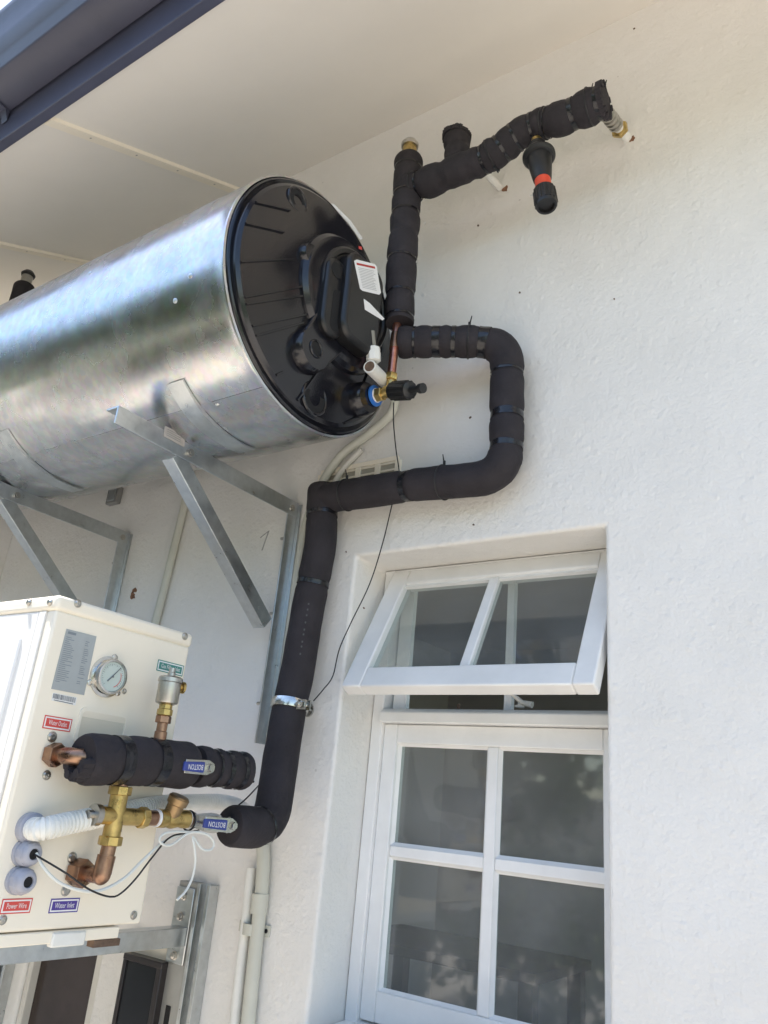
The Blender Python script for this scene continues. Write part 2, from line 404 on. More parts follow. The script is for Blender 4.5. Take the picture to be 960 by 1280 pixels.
# drilled holes, chips and screw left in the plaster
def chip(px, py, r, m='brick'):
    p = at(px, py, Y=0); bm = B(); vs = []
    for k in range(11): 
        rr = r * (.75 if r < .01 else 1) * random.uniform(.5, 1.15); vs.append(Vector((p.x + rr * math.cos(k / 11 * 2 * PI), -.0022, p.z + rr * math.sin(k / 11 * 2 * PI))))
    prism(bm, vs, (0, .004, 0)); obj('plaster_chip', bm, m, hw, smooth=False)
for a in ((790, 174, .012, 'brick'), (632, 236, .011, 'brick'), (531, 279, .007, 'white'), (598, 282, .005, 'rust'), (650, 366, .004, 'rust'), (768, 374, .003, 'rust'), (588, 522, .0045, 'rust'),
          (592, 656, .004, 'rust'), (433, 690, .003, 'rust'), (455, 760, .004, 'rust'), (317, 977, .004, 'hole'), (362, 680, .003, 'rust'), (166, 745, .016, 'brick'), (168, 738, .012, 'brick'), (793, 36, .004, 'rust')): chip(*a)
# pencil mark "1"
p = at(330, 676, Y=0); bm = B(); beam(bm, p + Vector((.012, -.001, .03)), p + Vector((-.004, -.001, -.03)), (.004, 0, 0), (0, .002, 0)); beam(bm, p + Vector((-.018, -.001, .012)), p + Vector((.012, -.001, .03)), (.003, 0, -.002), (0, .002, 0))
obj('pencil_mark', bm, mat('pencil', (.36, .36, .35), .8), hw, smooth=False)

# interior room, right side left open as an added way in for daylight
room = B(); box(room, -2.9, .9, .31, 3.4, .2, 2.62)
for f in list(room.faces):
    c = f.calc_center_median()
    if abs(c.y - .31) < .01 or abs(c.x - .9) < .01: room.faces.remove(f)
ro = obj('interior_wall', room, 'room', smooth=False); tag(ro, kind='structure')
gr('interior_floor', -2.85, .85, .32, 3.38, .215, 'roomfloor')
t = thing('wooden_table', (-1.9, 1.9, .22), 'dark wooden table dimly seen through the lower window panes', 'table')
obj('table_top', bx(-2.4, -1.4, 1.6, 2.2, .93, .97), 'curtain', t, bevel=.004)
for x in (-2.35, -1.45):
    for y in (1.65, 2.15): obj('leg', bx(x - .03, x + .03, y - .03, y + .03, .22, .93), 'curtain', t)

# ------------------------------------------------------------------ soffit, roof, gutter
TAN = math.tan(math.radians(24.6)); ZC = 3.663
def cz(y): return ZC + TAN * y
SN = Vector((0, -math.sin(math.radians(24.6)), math.cos(math.radians(24.6))))
sof = thing('roof_soffit', (0, -.4, 3.5), 'cream sloping soffit boards under the eave above the tank', 'soffit')
seams = [-7.0, -5.55, -4.65, -3.74, -2.84, -1.935, .6, 3.2]
for i in range(len(seams) - 1):
    a, b = seams[i] + .003, seams[i + 1] - .003
    bm = B(); y0, y1 = -.80, .05
    prism(bm, [(a, y0, cz(y0)), (b, y0, cz(y0)), (b, y1, cz(y1)), (a, y1, cz(y1))], SN * .012); obj('soffit_board', bm, 'ceil', sof, smooth=False)
for x in seams[1:-2] + [seams[-2]]:
    bm = B(); y0, y1 = -.795, 0
    h = SN * -.011
    prism(bm, [Vector((x - .020, y0, cz(y0))), Vector((x - .017, y0, cz(y0))) + h, Vector((x + .017, y0, cz(y0))) + h, Vector((x + .020, y0, cz(y0)))], Vector((0, y1 - y0, cz(y1) - cz(y0))))
    cs_ = obj('cover_strip', bm, 'vinyl', sof)
    for yy in (-.66, -.50, -.34, -.18, -.06): obj('nail_head', lt(Vector((x, yy, cz(yy))) - SN * .0105, -SN, [(.0035, 0), (.0035, .001), (0, .0016)], 8), 'nickel', cs_)
rf = thing('house_roof', (0, 0, 3.8), 'dark painted metal roof edge over the soffit', 'roof')
bm = B(); prism(bm, [(WX0 - .2, -.93, cz(-.93) + .39), (WX1 + .2, -.93, cz(-.93) + .39), (WX1 + .2, 4.2, cz(4.2) + .39), (WX0 - .2, 4.2, cz(4.2) + .39)], (0, 0, .03)); obj('roof_sheet', bm, 'roof', rf, smooth=False)
bm = B(); prism(bm, [(WX0, -.792, 3.288), (WX0, -.822, 3.288), (WX0, -.822, 3.60), (WX0, -.792, 3.60)], (WX1 - WX0, 0, 0)); obj('fascia_board', bm, 'gutter', rf, bevel=.003)
gt = thing('rain_gutter', (0, -.9, 3.35), 'dark grey purple rain gutter along the eave at the top left', 'gutter')
prof = [(-.825, 3.402), (-.921, 3.406), (-.927, 3.412), (-.931, 3.452), (-.937, 3.458), (-.951, 3.500), (-.955, 3.508), (-.957, 3.575), (-.968, 3.590), (-.972, 3.605), (-.966, 3.618), (-.955, 3.612), (-.953, 3.580), (-.950, 3.512), (-.932, 3.462), (-.922, 3.412), (-.830, 3.408), (-.829, 3.58), (-.825, 3.58)]
bm = B(); prism(bm, [(WX0 - .1, y, z) for y, z in prof], (WX1 - WX0 + .2, 0, 0)); obj('gutter_trough', bm, 'gutter', gt, sharp=50)
for x in (-4.2, -2.15, 1.0):
    bm = B(); prism(bm, [(x, y, z) for y, z in [(-.826, 3.36), (-.84, 3.395), (-.925, 3.400), (-.937, 3.412), (-.942, 3.452), (-.936, 3.455), (-.929, 3.414), (-.92, 3.404), (-.826, 3.401)]], (.03, 0, 0)); obj('gutter_bracket', bm, 'gutter', gt)

rw = obj('return_wall', bx(-3.30, -2.985, -1.02, -.001, -.3, 3.25), 'stucco', smooth=False); tag(rw, 'white plastered return wall closing off the far end of the tank', 'wall')
# ------------------------------------------------------------------ window
XL, XR, ZT = -1.235, -.559, 2.126
wn = thing('window', ((XL + XR) / 2, .15, 1.02), 'white painted wooden window with an open top sash and small panes', 'window')
YF = .15
# outer frame
for a in ((XL, XL + .034, YF - .012, YF + .09, 1.03, ZT), (XR - .034, XR, YF - .012, YF + .09, 1.03, ZT)): obj('frame_post', bx(*a), 'wood', wn, bevel=.003)
obj('frame_head', bx(XL + .034, XR - .034, YF - .011, YF + .09, ZT - .02, ZT), 'wood', wn, bevel=.003)
bm = B(); prism(bm, [(XL + .034, YF - .028, 1.712), (XL + .034, YF + .09, 1.712), (XL + .034, YF + .09, 1.750), (XL + .034, YF - .014, 1.748), (XL + .034, YF - .028, 1.738)], (XR - XL - .068, 0, 0))
obj('transom_bar', bm, 'wood', wn, bevel=.003)
bm = B(); prism(bm, [(XL + .003, -.03, 1.023), (XL + .003, YF + .09, 1.023), (XL + .003, YF + .09, 1.045), (XL + .003, -.03, 1.03)], (XR - XL - .006, 0, 0)); obj('window_sill', bm, 'wood', wn, bevel=.003)
# lower sash
ls = tag(obj('lower_sash', bx(-1.201, -1.160, YF, YF + .045, 1.045, 1.711), 'wood', wn, bevel=.003))
def part(nm, a, par, m='wood', bev=.003): return obj(nm, bx(*a), m, par, bevel=bev)
part('sash_stile', (-.618, -.594, YF, YF + .045, 1.045, 1.711), ls)
part('sash_rail', (-1.160, -.618, YF + .0005, YF + .045, 1.664, 1.711), ls)
part('sash_rail', (-1.160, -.618, YF + .0005, YF + .045, 1.045, 1.108), ls)
part('glazing_bar', (-.902, -.874, YF + .006, YF + .04, 1.108, 1.664), ls)
for a, b in ((-1.160, -.902), (-.874, -.618)): part('glazing_bar', (a, b, YF + .009, YF + .038, 1.396, 1.422), ls)
for a, b in ((-1.160, -.902), (-.874, -.618)):
    for c, d in ((1.422, 1.664), (1.108, 1.396)):
        part('pane', (a + .002, b - .002, YF + .020, YF + .024, c + .002, d - .002), ls, 'glass', 0)
        bm = B()   # putty bevel round each pane
        w_ = .007
        for (p0, p1, ins) in (((a, c), (b, c), (0, 1)), ((a, d), (b, d), (0, -1)), ((a, c), (a, d), (1, 0)), ((b, c), (b, d), (-1, 0))):
            P0 = Vector((p0[0], YF + .019, p0[1])); P1 = Vector((p1[0], YF + .019, p1[1])); I = Vector((ins[0], 0, ins[1])) * w_
            prism(bm, [P0, P0 + I, P0 + Vector((0, -.0085, 0))], P1 - P0)
        obj('putty', bm, 'wood', ls, smooth=False)
# top hung sash, hinged at the head and pushed open
AX0, AX1 = -1.206, -.566
top = Vector((0, YF - .014, ZT - .006)); low = Vector((0, -.047, 1.775))
dn = (low - top).normalized(); H = (low - top).length; nout = Vector((0, dn.z, -dn.y))  # out of the sash, to the outside
if nout.y > 0: nout = -nout
def ab(x0, x1, s0, s1, t0, t1):
    bm = B(); o = top + dn * s0 + nout * t0; o.x = x0
    return prism(bm, [o, o + dn * (s1 - s0), o + dn * (s1 - s0) + nout * (t1 - t0), o + nout * (t1 - t0)], (x1 - x0, 0, 0))
aw = obj('top_sash', ab(AX0, AX0 + .056, 0, H, -.038, 0), 'wood', wn, bevel=.004)
obj('sash_stile', ab(AX1 - .048, AX1, 0, H, -.038, 0), 'wood', aw, bevel=.004)
obj('sash_rail', ab(AX0 + .056, AX1 - .048, 0, .048, -.038, -.0006), 'wood', aw, bevel=.004)
obj('sash_rail', ab(AX0 + .056, AX1 - .048, H - .058, H, -.038, -.0006), 'wood', aw, bevel=.004)
xm = (AX0 + AX1) / 2 + .002
obj('glazing_bar', ab(xm - .013, xm + .013, .048, H - .058, -.034, -.006), 'wood', aw, bevel=.003)
for a, b in ((AX0 + .056, xm - .013), (xm + .013, AX1 - .048)):
    obj('pane', ab(a + .001, b - .001, .050, H - .060, -.022, -.018), 'glass', aw, smooth=False)
    obj('putty', ab(a, b, .048, .055, -.018, -.008), 'wood', aw, smooth=False)
# window stay and catch on the transom, bar inside
st = B(); p = at(652, 880, Y=YF + .02); tube(st, [p + Vector((-.035, -.02, .035)), p + Vector((0, 0, .004)), p + Vector((.028, 0, -.002))], [.004, .006, .008], 8)
lathe(st, p + Vector((-.005, 0, -.008)), (0, 0, 1), [(.012, 0), (.012, .004), (.005, .006), (.005, .014), (.003, .015)], 12); obj('window_stay', st, 'frame2', wn)
p = at(573, 885, Y=YF + .02); obj('stay_pin', lt(p + Vector((0, 0, -.008)), (0, 0, 1), [(.011, 0), (.011, .004), (.004, .006), (.004, .018), (.0, .02)], 12), 'rust', wn)
part('inner_bar', (-.872, -.852, .172, .190, 1.751, 2.105), wn, 'wood', .001)
part('inner_bar', (-1.195, -1.155, .172, .190, 1.751, 2.105), wn, 'wood', .001)

# far window, low on the wall beyond the heat pump bracket
w2 = thing('window', (-2.13, .08, .35), 'dark far window partly hidden under the heat pump bracket', 'window')
a, b, c, d = OPEN[1]
for q in ((a + .002, a + .022, .010, .08, c + .002, d - .002), (b - .030, b - .002, .010, .08, c + .002, d - .002)): obj('frame_post', bx(*q), 'frame2', w2, bevel=.003)
obj('frame_head', bx(a + .022, b - .030, .011, .079, d - .035, d - .002), 'frame2', w2, bevel=.003)
obj('window_sill', bx(a + .022, b - .030, .008, .079, c + .002, c + .03), 'frame2', w2, bevel=.003)
obj('pane', bx(a + .023, b - .031, .035, .040, c + .031, d - .036), mat('brown_glass', (.05, .036, .032), .14, var=.4, vscale=5, spec=.4), w2, smooth=False)
bm = B(); n = 40
top_ = [bm.verts.new((a + .04 + (b - a - .08) * k / n, .19 + .012 * math.sin(k * 1.3) + .006 * math.sin(k * 2.9), d - .02)) for k in range(n + 1)]
bot_ = [bm.verts.new((v.co.x, v.co.y, c + .02)) for v in top_]
for k in range(n): bm.faces.new((top_[k], top_[k + 1], bot_[k + 1], bot_[k]))
obj('curtain', bm, 'curtain', w2)

# ------------------------------------------------------------------ water tank
TC = Vector((-1.13, -.40, 2.628)); TR = .3185; XEND = -2.90
tk = thing('water_tank', (-2.0, -.40, 2.31), 'large galvanised steel water tank lying on wall brackets with a black end cap', 'water tank')
n = 96; bm = B(); rings = []
xs = [XEND] + [XEND + (TC.x - XEND) * k / 60 for k in range(1, 60)] + [TC.x - .004, TC.x, TC.x + .0035, TC.x + .005]
rs = [TR] * (len(xs) - 4) + [TR, TR + .0015, TR + .001, TR - .004]
for x, r in zip(xs, rs): rings.append([bm.verts.new((x, TC.y + r * math.cos(2 * PI * k / n), TC.z + r * math.sin(2 * PI * k / n))) for k in range(n)])
for i in range(len(rings) - 1):
    for k in range(n): bm.faces.new((rings[i][k], rings[i][(k + 1) % n], rings[i + 1][(k + 1) % n], rings[i + 1][k]))
bm.faces.new(rings[0]); sh = obj('tank_shell', bm, 'tank', tk, sharp=50)
# lapped seam and rivets
def tsurf(x, ang, h=0): return Vector((x, TC.y + (TR + h) * math.cos(ang), TC.z + (TR + h) * math.sin(ang)))
bm = B(); sa = math.radians(245); prism(bm, [tsurf(XEND, sa, -.001), tsurf(XEND, sa, .0016), tsurf(XEND, sa + .07, .0004), tsurf(XEND, sa + .07, -.001)], (TC.x - XEND, 0, 0)); obj('lap_seam', bm, 'tank', sh)
def hit_tank(px, py):
    d = (at(px, py, X=-1) - CAM).normalized(); oy, oz = CAM.y - TC.y, CAM.z - TC.z
    A = d.y ** 2 + d.z ** 2; Bq = 2 * (oy * d.y + oz * d.z); Cq = oy * oy + oz * oz - TR * TR; D = Bq * Bq - 4 * A * Cq
    if D < 0: return None
    return CAM + d * ((-Bq - D ** .5) / (2 * A))
for px, py in ((238, 345), (219, 376), (244, 262), (272, 506), (113, 341)):
    p = hit_tank(px, py)
    if p:
        nn = Vector((0, p.y - TC.y, p.z - TC.z)).normalized(); obj('rivet', lt(p - nn * .001, nn, [(.006, 0), (.006, .002), (.003, .004), (0, .0045)], 12), 'galv', sh)
# end cap
cx = TC.x
cap = obj('end_cap', lathe(B(), (cx - .004, TC.y, TC.z), (1, 0, 0), [(.3135, 0), (.3135, .006), (.311, .012), (.307, .0145), (.3025, .011), (.2995, .010), (.296, .020), (.288, .026), (.22, .036), (.12, .046), (0, .05)], 96), 'cap', tk, sharp=28)
CX = cx - .004
def dome(r):  # height of cap face over radius
    pr = [(0, .05), (.12, .046), (.22, .036), (.288, .026), (.296, .02)]
    for i in range(4):
        if r <= pr[i + 1][0]: t = (r - pr[i][0]) / (pr[i + 1][0] - pr[i][0]); return CX + pr[i][1] + t * (pr[i + 1][1] - pr[i][1])
    return CX + .02
def capp(y, z, h=0): return Vector((dome(math.hypot(y - TC.y, z - TC.z)) + h, y, z))
def rib(y0, z0, y1, z1, w_=.0036, h=.005):
    bm = B(); N = 8; d = Vector((0, y1 - y0, z1 - z0)).normalized(); s = Vector((0, -d.z, d.y)) * w_ / 2; R = []
    for k in range(N + 1):
        y = y0 + (y1 - y0) * k / N; z = z0 + (z1 - z0) * k / N; p = capp(y, z)
        R.append([bm.verts.new(p - s * 1.6 - Vector((.001, 0, 0))), bm.verts.new(p - s + Vector((h, 0, 0))), bm.verts.new(p + s + Vector((h, 0, 0))), bm.verts.new(p + s * 1.6 - Vector((.001, 0, 0)))])
    for k in range(N):
        for j in range(3): bm.faces.new((R[k][j], R[k][j + 1], R[k + 1][j + 1], R[k + 1][j]))
    bm.faces.new(R[0]); bm.faces.new(R[-1]); obj('raised_rib', bm, 'cap', cap)
def pxrib(x0, y0, x1, y1, **k):
    a = at(x0, y0, X=CX + .03); b = at(x1, y1, X=CX + .038)
    for q in (a, b):
        v = Vector((q.y - TC.y, q.z - TC.z)); 
        if v.length > .288: v = v.normalized() * .288; q.y = TC.y + v.x; q.z = TC.z + v.y
    rib(a.y, a.z, b.y, b.z, **k)
c3 = lambda x, y: (260 + x / 3.2, 200 + y / 3.2)
for a, b in (((90, 383), (340, 400)), ((118, 215), (300, 290)), ((120, 545), (375, 510)), ((130, 575), (380, 547)), ((160, 668), (385, 622)), ((172, 712), (370, 655)), ((265, 875), (310, 845)),
             ((360, 960), (470, 790)), ((170, 130), (330, 200)), ((650, 1000), (560, 1060)), ((575, 1000), (640, 850))):
    pxrib(*c3(*a), *c3(*b))
# central raised hub
hub_c = at(440, 378, X=CX + .055); hy, hz = hub_c.y, hub_c.z
bm = lathe(B(), (CX + .036, hy - .012, hz - .012), (1, 0, 0), [(.178, -.004), (.174, .016), (.164, .026), (.150, .029), (.0, .030)], 64); hub = obj('hub_disc', bm, 'cap', cap, sharp=25)
bm = lathe(B(), (CX + .061, hy, hz), (1, 0, 0), [(.135, 0), (.135, .008), (.128, .014), (.118, .013), (.114, .008), (.0, .008)], 64); obj('hub_rim', bm, 'cover', cap, sharp=25)
def rpoly(c, hw, hh, r, x, n=6, rot=0):
    out = []
    for sx, sy, a0 in ((1, 1, 0), (-1, 1, 90), (-1, -1, 180), (1, -1, 270)):
        for k in range(n + 1):
            a = math.radians(a0 + 90 * k / n); y = sx * (hw - r) + r * math.cos(a); z = sy * (hh - r) + r * math.sin(a)
            out.append(Vector((x, c[0] + y * math.cos(rot) - z * math.sin(rot), c[1] + y * math.sin(rot) + z * math.cos(rot))))
    return out
# thermostat cover, a rounded box on the hub
q0 = at(451, 376, X=CX + .10)
bm = prism(B(), rpoly((q0.y + .012, q0.z), .072, .122, .04, CX + .058, rot=.02), (.048, 0, 0)); cov = obj('thermostat_cover', bm, 'cover', cap, bevel=.012, seg=4)
q1 = at(419, 372, X=CX + .08)
bm = prism(B(), rpoly((q1.y, q1.z), .038, .105, .036, CX + .058, rot=.02), (.026, 0, 0)); obj('cover_shoulder', bm, 'cover', cap, bevel=.008, seg=3)
q2 = at(421, 338, X=CX + .084); obj('finger_hole', lt((CX + .0835, q2.y, q2.z), (1, 0, 0), [(.020, 0), (.020, .0015), (.016, .002), (.0, .002)], 28), 'hole', cap)
bm = prism(B(), rpoly((q1.y + .004, q1.z - .035), .016, .055, .015, CX + .083), (.0015, 0, 0)); obj('finger_slot', bm, 'hole', cap)  # slightly raised slab, the groove's shade is in its dark colour
# bosses and ports
def boss(px, py, r, h, hole=None, x=CX + .05, nm='boss'):
    p = at(px, py, X=x + h); z0 = dome(math.hypot(p.y - TC.y, p.z - TC.z)) - .004
    o = obj(nm, lt((z0, p.y, p.z), (1, 0, 0), [(r * 1.06, 0), (r, x + h - z0 - .006), (r - .004, x + h - z0), (0, x + h - z0)], 32), 'cap', cap, sharp=30)
    if hole:
        torus(bm2 := B(), (x + h + .001, p.y, p.z), (1, 0, 0), hole * 1.15, .003, 32, 8); obj('port_ring', bm2, 'cap', cap)
        obj('port_hole', lt((x + h - .001, p.y, p.z), (1, 0, 0), [(hole, 0), (hole, .0018), (0, .0018)], 24), 'hole', cap)
    return p
boss(391, 318, .029, .010)
pb = boss(395, 436, .052, .016, .017)
# tongue joining that boss to the hub
pj = Vector((CX + .03, hy - .03, hz - .06)); d = (pb - pj); d.x = 0; s = Vector((0, -d.z, d.y)).normalized() * .05
bm = B(); prism(bm, [Vector((CX + .03, pb.y, pb.z)) - s, Vector((CX + .03, pb.y, pb.z)) + s, Vector((CX + .03, pj.y, pj.z)) + s * 1.35, Vector((CX + .03, pj.y, pj.z)) - s * 1.35], (.0355, 0, 0)); obj('port_tongue', bm, 'cap', cap, bevel=.006, seg=3)
for px, py, r in ((391, 508, .040), (366, 231, .030)):
    p = at(px, py, X=CX + .03); vv = Vector((p.y - TC.y, p.z - TC.z)); vv = vv.normalized() * min(vv.length, .252); p.y = TC.y + vv.x; p.z = TC.z + vv.y; e = dome(math.hypot(p.y - TC.y, p.z - TC.z))
    torus(bm := B(), (e, p.y, p.z), (1, 0, .0), r, .0045, 40, 8); obj('port_ring', bm, 'cap', cap)
    obj('port_hole', lt((e - .012, p.y, p.z), (1, 0, 0), [(r * .97, 0), (r * .97, .0135), (r * .5, .0135), (r * .48, .009), (0, .009)], 32), 'hole', cap)  # dark disc inside the ring, recess shade put into the colour
    
pf = boss(461, 497, .042, .014)
# stickers on the cap and cover
XS = CX + .1065
def sticker(pts, x, m, nm='sticker', par=cap):
    return obj(nm, prism(B(), [at(a, b, X=x) for a, b in pts], (.0006, 0, 0)), m, par, smooth=False)
sticker([(442.5, 326), (446, 324.5), (468, 330), (470.5, 333), (476, 366), (474, 368.5), (453, 363.5), (450, 361)], XS, 'white', 'warning_label')
bm = B()
def lerp2(u, v):
    A, Bq, Cc, D = (444, 327), (469.5, 332.5), (474.5, 366), (452, 361)
    x = (A[0] * (1 - u) + Bq[0] * u) * (1 - v) + (D[0] * (1 - u) + Cc[0] * u) * v; y = (A[1] * (1 - u) + Bq[1] * u) * (1 - v) + (D[1] * (1 - u) + Cc[1] * u) * v
    return at(x, y, X=XS + .0009)
for k in range(13):
    v = .2 + k * .06; random.seed(k); quad(bm, [lerp2(.08, v), lerp2(random.uniform(.75, .93), v), lerp2(random.uniform(.75, .93), v + .022), lerp2(.08, v + .022)])
obj('print_lines', bm, mat('print_grey', (.42, .42, .43), .5), cap, smooth=False)
obj('print_band', quad(B(), [lerp2(.05, .03), lerp2(.96, .03), lerp2(.96, .11), lerp2(.05, .11)]), 'inkred', cap, smooth=False)
sticker([(454.5, 373.5), (462, 379), (480.5, 398.5), (478, 400.5), (456, 387)], XS, 'white', 'torn_label')
sticker([(448, 307.5), (452, 308.5), (452.5, 312.5), (448.5, 311)], CX + .085, 'st_red', 'red_dot')
def capsticker():
    bm = B(); pts = []
    for px, py in ((416, 253), (420, 254), (441, 275), (456, 297), (453, 299), (436, 279)):
        p = at(px, py, X=CX + .030); pts.append(capp(p.y, p.z, .003))
    prism(bm, pts, (.0006, 0, 0)); obj('edge_label', bm, 'white', cap, smooth=False)
capsticker()
# inlet fitting: blue washer, brass
f0 = at(468, 495, X=CX + .066); ax = Vector((1, 0, 0))
obj('washer', lt(f0, ax, [(.027, 0), (.027, .005), (.023, .006), (0, .006)], 32), 'bluering', tk)
obj('washer', lt(f0, ax, [(.0185, .006), (.0185, .0085), (0, .0085)], 32), 'white', tk)
# saddles welded under the shell
for xc, a0 in ((-1.352, math.radians(-128)), (-2.045, math.radians(-131))):
    bm = B(); a1 = math.radians(-80); N = 22
    R = []
    for k in range(N + 1):
        a = a0 + (a1 - a0) * k / N; flare = .006 + .006 * math.sin(PI * min(1, k / N * 1.4)) ** 2
        R.append([bm.verts.new(tsurf(xc - .026, a, .001)), bm.verts.new(tsurf(xc - .026, a, flare)), bm.verts.new(tsurf(xc + .026, a, flare)), bm.verts.new(tsurf(xc + .026, a, .001))])
    for k in range(N):
        for j in range(4): bm.faces.new((R[k][j], R[k][(j + 1) % 4], R[k + 1][(j + 1) % 4], R[k + 1][j]))
    bm.faces.new(R[0]); bm.faces.new(R[-1]); obj('support_saddle', bm, 'galv', tk)

# ------------------------------------------------------------------ tank brackets
def angle(bm, a, b, l1, l2, w1, w2, th=.005):
    """L section along a->b : flange w1 along l1, flange w2 along l2"""
    a, b, l1, l2 = map(Vector, (a, b, l1, l2)); d = b - a
    return prism(bm, [a, a + l1 * w1, a + l1 * w1 + l2 * th, a + l1 * th + l2 * th, a + l1 * th + l2 * w2, a + l2 * w2], d)
def bracket(X, label):
    t = thing('tank_bracket', (X, 0, 1.63), label, 'bracket', 'galvanised wall brackets under the tank')
    ZB = 2.312
    obj('arm', angle(B(), (X, -.652, ZB), (X, -.004, ZB), (-1, 0, 0), (0, 0, -1), .045, .045), 'galv', t, bevel=.001)
    obj('post', angle(B(), (X - .0055, -.0015, 1.632), (X - .0055, -.0015, ZB - .006), (0, -1, 0), (1, 0, 0), .042, .018), 'galv', t, bevel=.001)
    a = Vector((X - .006, -.44, ZB - .035)); b = Vector((X - .006, -.046, 1.955))
    d = (b - a).normalized(); s = Vector((-1, 0, 0)); u = d.cross(s)
    uo = u if u.y < 0 else -u; obj('strut', angle(B(), a + uo * .034 - d * .012, b + uo * .034, -uo, s, .040, .040), 'galv', t, bevel=.001)
    for p, l0, l1, r in ((Vector((X, -.43, ZB - .024)), -.022, .010, .010), (Vector((X - .006, -.03, ZB - .024)), -.022, .010, .010), (Vector((X - .006, -.024, 2.2)), -.026, .002, .009), (Vector((X - .006, -.024, 1.98)), -.026, .002, .009), (Vector((X - .006, -.024, 1.735)), -.026, .002, .009)):
        d = 1 if l1 > .005 else -1; f0_ = .0005 if d > 0 else -.009
        bm = tube(B(), [p + Vector((x, 0, 0)) for x in (l0, f0_, f0_, f0_ + .008, f0_ + .008, max(l1, f0_ + .009))], [.0045, .0045, r, r, .0045, .0045], 10)
        obj('bolt', bm, 'nickel', t)
    return t
b1 = bracket(-1.465, 'nearer galvanised angle bracket with its arm tip sticking out under the tank')
def copy_tree(o, loc, label):
    r = o.copy(); C.objects.link(r); r.location = loc; r['label'] = label
    for ch in o.children:
        c = ch.copy(); C.objects.link(c); c.parent = r; c.matrix_parent_inverse = ch.matrix_parent_inverse.copy()
    return r
b2 = copy_tree(b1, (-2.225, 0, 1.63), 'farther galvanised angle bracket just above the heat pump')
# sticker on the near arm
p = [at(x, y, X=-1.464) for x, y in ((206, 532), (232, 545), (230, 559), (204, 545))]
obj('price_sticker', prism(B(), p, (.0008, 0, 0)), mat('sticker_pale', (.5, .47, .45), .6, var=.2, vscale=60), b1, smooth=False)
bm = B()
for k in range(4):
    a = p[0].lerp(p[3], .2 + .18 * k); b = p[1].lerp(p[2], .2 + .18 * k); quad(bm, [a.lerp(b, .12) + Vector((.0012, 0, 0)), a.lerp(b, .8) + Vector((.0012, 0, 0)), a.lerp(b, .8) + Vector((.0012, 0, -.0012)), a.lerp(b, .12) + Vector((.0012, 0, -.0012))])
obj('sticker_print', bm, 'ink', b1, smooth=False)

# ------------------------------------------------------------------ insulated pipes
RI = .0425
YU = -.20
up = thing('insulated_pipe', at(508, 235, Y=YU), 'black lagged pipe rising beside the tank cap then running along the top of the wall', 'pipe', 'black foam lagged pipes')
vt = [at(499, 405, Y=YU), at(502, 330, Y=YU), at(507, 270, Y=YU), at(511, 199, Y=YU)]
insulated(up, vt, RI * .96, tapes=[(.03, .012), (.16, .010), (.36, .008), (.52, .008), (.64, .010), (.76, .010), (.93, .012)], rough=.05, seed=3, dip=.09)
hz_ = [at(x, y, Y=YU) for x, y in ((512, 236), (545, 224), (585, 208), (615, 196), (645, 170), (672, 156), (700, 150), (738, 133), (757, 126))]
fo, pathU, LU = insulated(up, hz_, RI * .98, tapes=[(.06, .010), (.20, .012), (.34, .010), (.41, .012), (.50, .012), (.58, .014), (.665, .012), (.74, .012), (.86, .014), (.975, .016)],
                          ties=[(.93, (0, 0, 1)), (.985, (0, 0, 1)), (.45, (0, 0, -1)), (.72, (0, 0, -1)), (.03, (.3, 0, 1))], rough=.07, seed=8, fil=.04, dip=.10, wave=.012)
insulated(up, [at(572, 205, Y=YU), at(571, 171, Y=YU)], RI * .86, tapes=[(.55, .008)], rough=.06, seed=11, name='foam_stump')
# ragged foam collars
for px, py, r in ((571, 170, .032), (757, 125, .038)):
    p = at(px, py, Y=YU); d = (0, 0, 1) if px == 571 else (1, 0, 0)
    bm = B(); a, b = frame_for(Vector(d))
    for k in range(24):
        t = 2 * PI * k / 24; e = a * math.cos(t) + b * math.sin(t)
        tube(bm, [p + e * r - Vector(d) * .01, p + e * (r + .002) + Vector(d) * random.uniform(-.002, .008)], [.009, .0075], 6)
    obj('torn_foam', bm, 'foam', up)
# brass elbow with plug peeping out at the top of the riser
p = at(511, 196, Y=YU); q = at(512, 186, Y=YU)
obj('brass_plug', tube(B(), [p, q, q + Vector((0, 0, .012))], [.020, .021, .016], 16), 'brass', up)
bm = lathe(B(), q + Vector((0, 0, .004)), (0, 0, 1), [(.024, 0), (.026, .010), (.020, .020), (.008, .024), (0, .024)], 20); obj('plug_cap', bm, 'nickel', up)

# loop pipe and downpipe
lp = thing('insulated_pipe', at(402, 615, Y=-.06), 'black foam lagged pipe looping out above the window and down to the heat pump', 'pipe', 'black foam lagged pipes')
YP = -.062
loop = [at(499, 428, Y=-.185), at(560, 427, Y=-.13), at(634, 428, Y=YP), at(633, 596, Y=YP), at(520, 606, Y=YP), at(405, 623, Y=YP)]
insulated(lp, loop, RI, tapes=[(.035, .012), (.085, .02), (.125, .016), (.19, .03), (.30, .012), (.405, .022), (.478, .018), (.76, .02)],
          ties=[(.155, (0, -.2, 1)), (.665, (-.25, -.2, 1)), (.93, (-.3, -.2, 1))], rough=.025, seed=2, fil=[.02, .085, .085, .02], dip=.09)
down = [at(404, 609, Y=YP), at(401, 680, Y=YP), at(385, 760, Y=YP), at(371, 845, Y=YP - .004), at(362, 882, Y=-.075), at(350, 955, Y=-.10), at(338, 1036, X=-1.285), at(287, 1032, X=-1.285)]
fo, pathD, LD = insulated(lp, down, RI * 1.02, tapes=[(.085, .014), (.275, .018), (.90, .014)], rough=.02, seed=5, fil=[.03, .03, .03, .03, .03, .075], dip=.06)
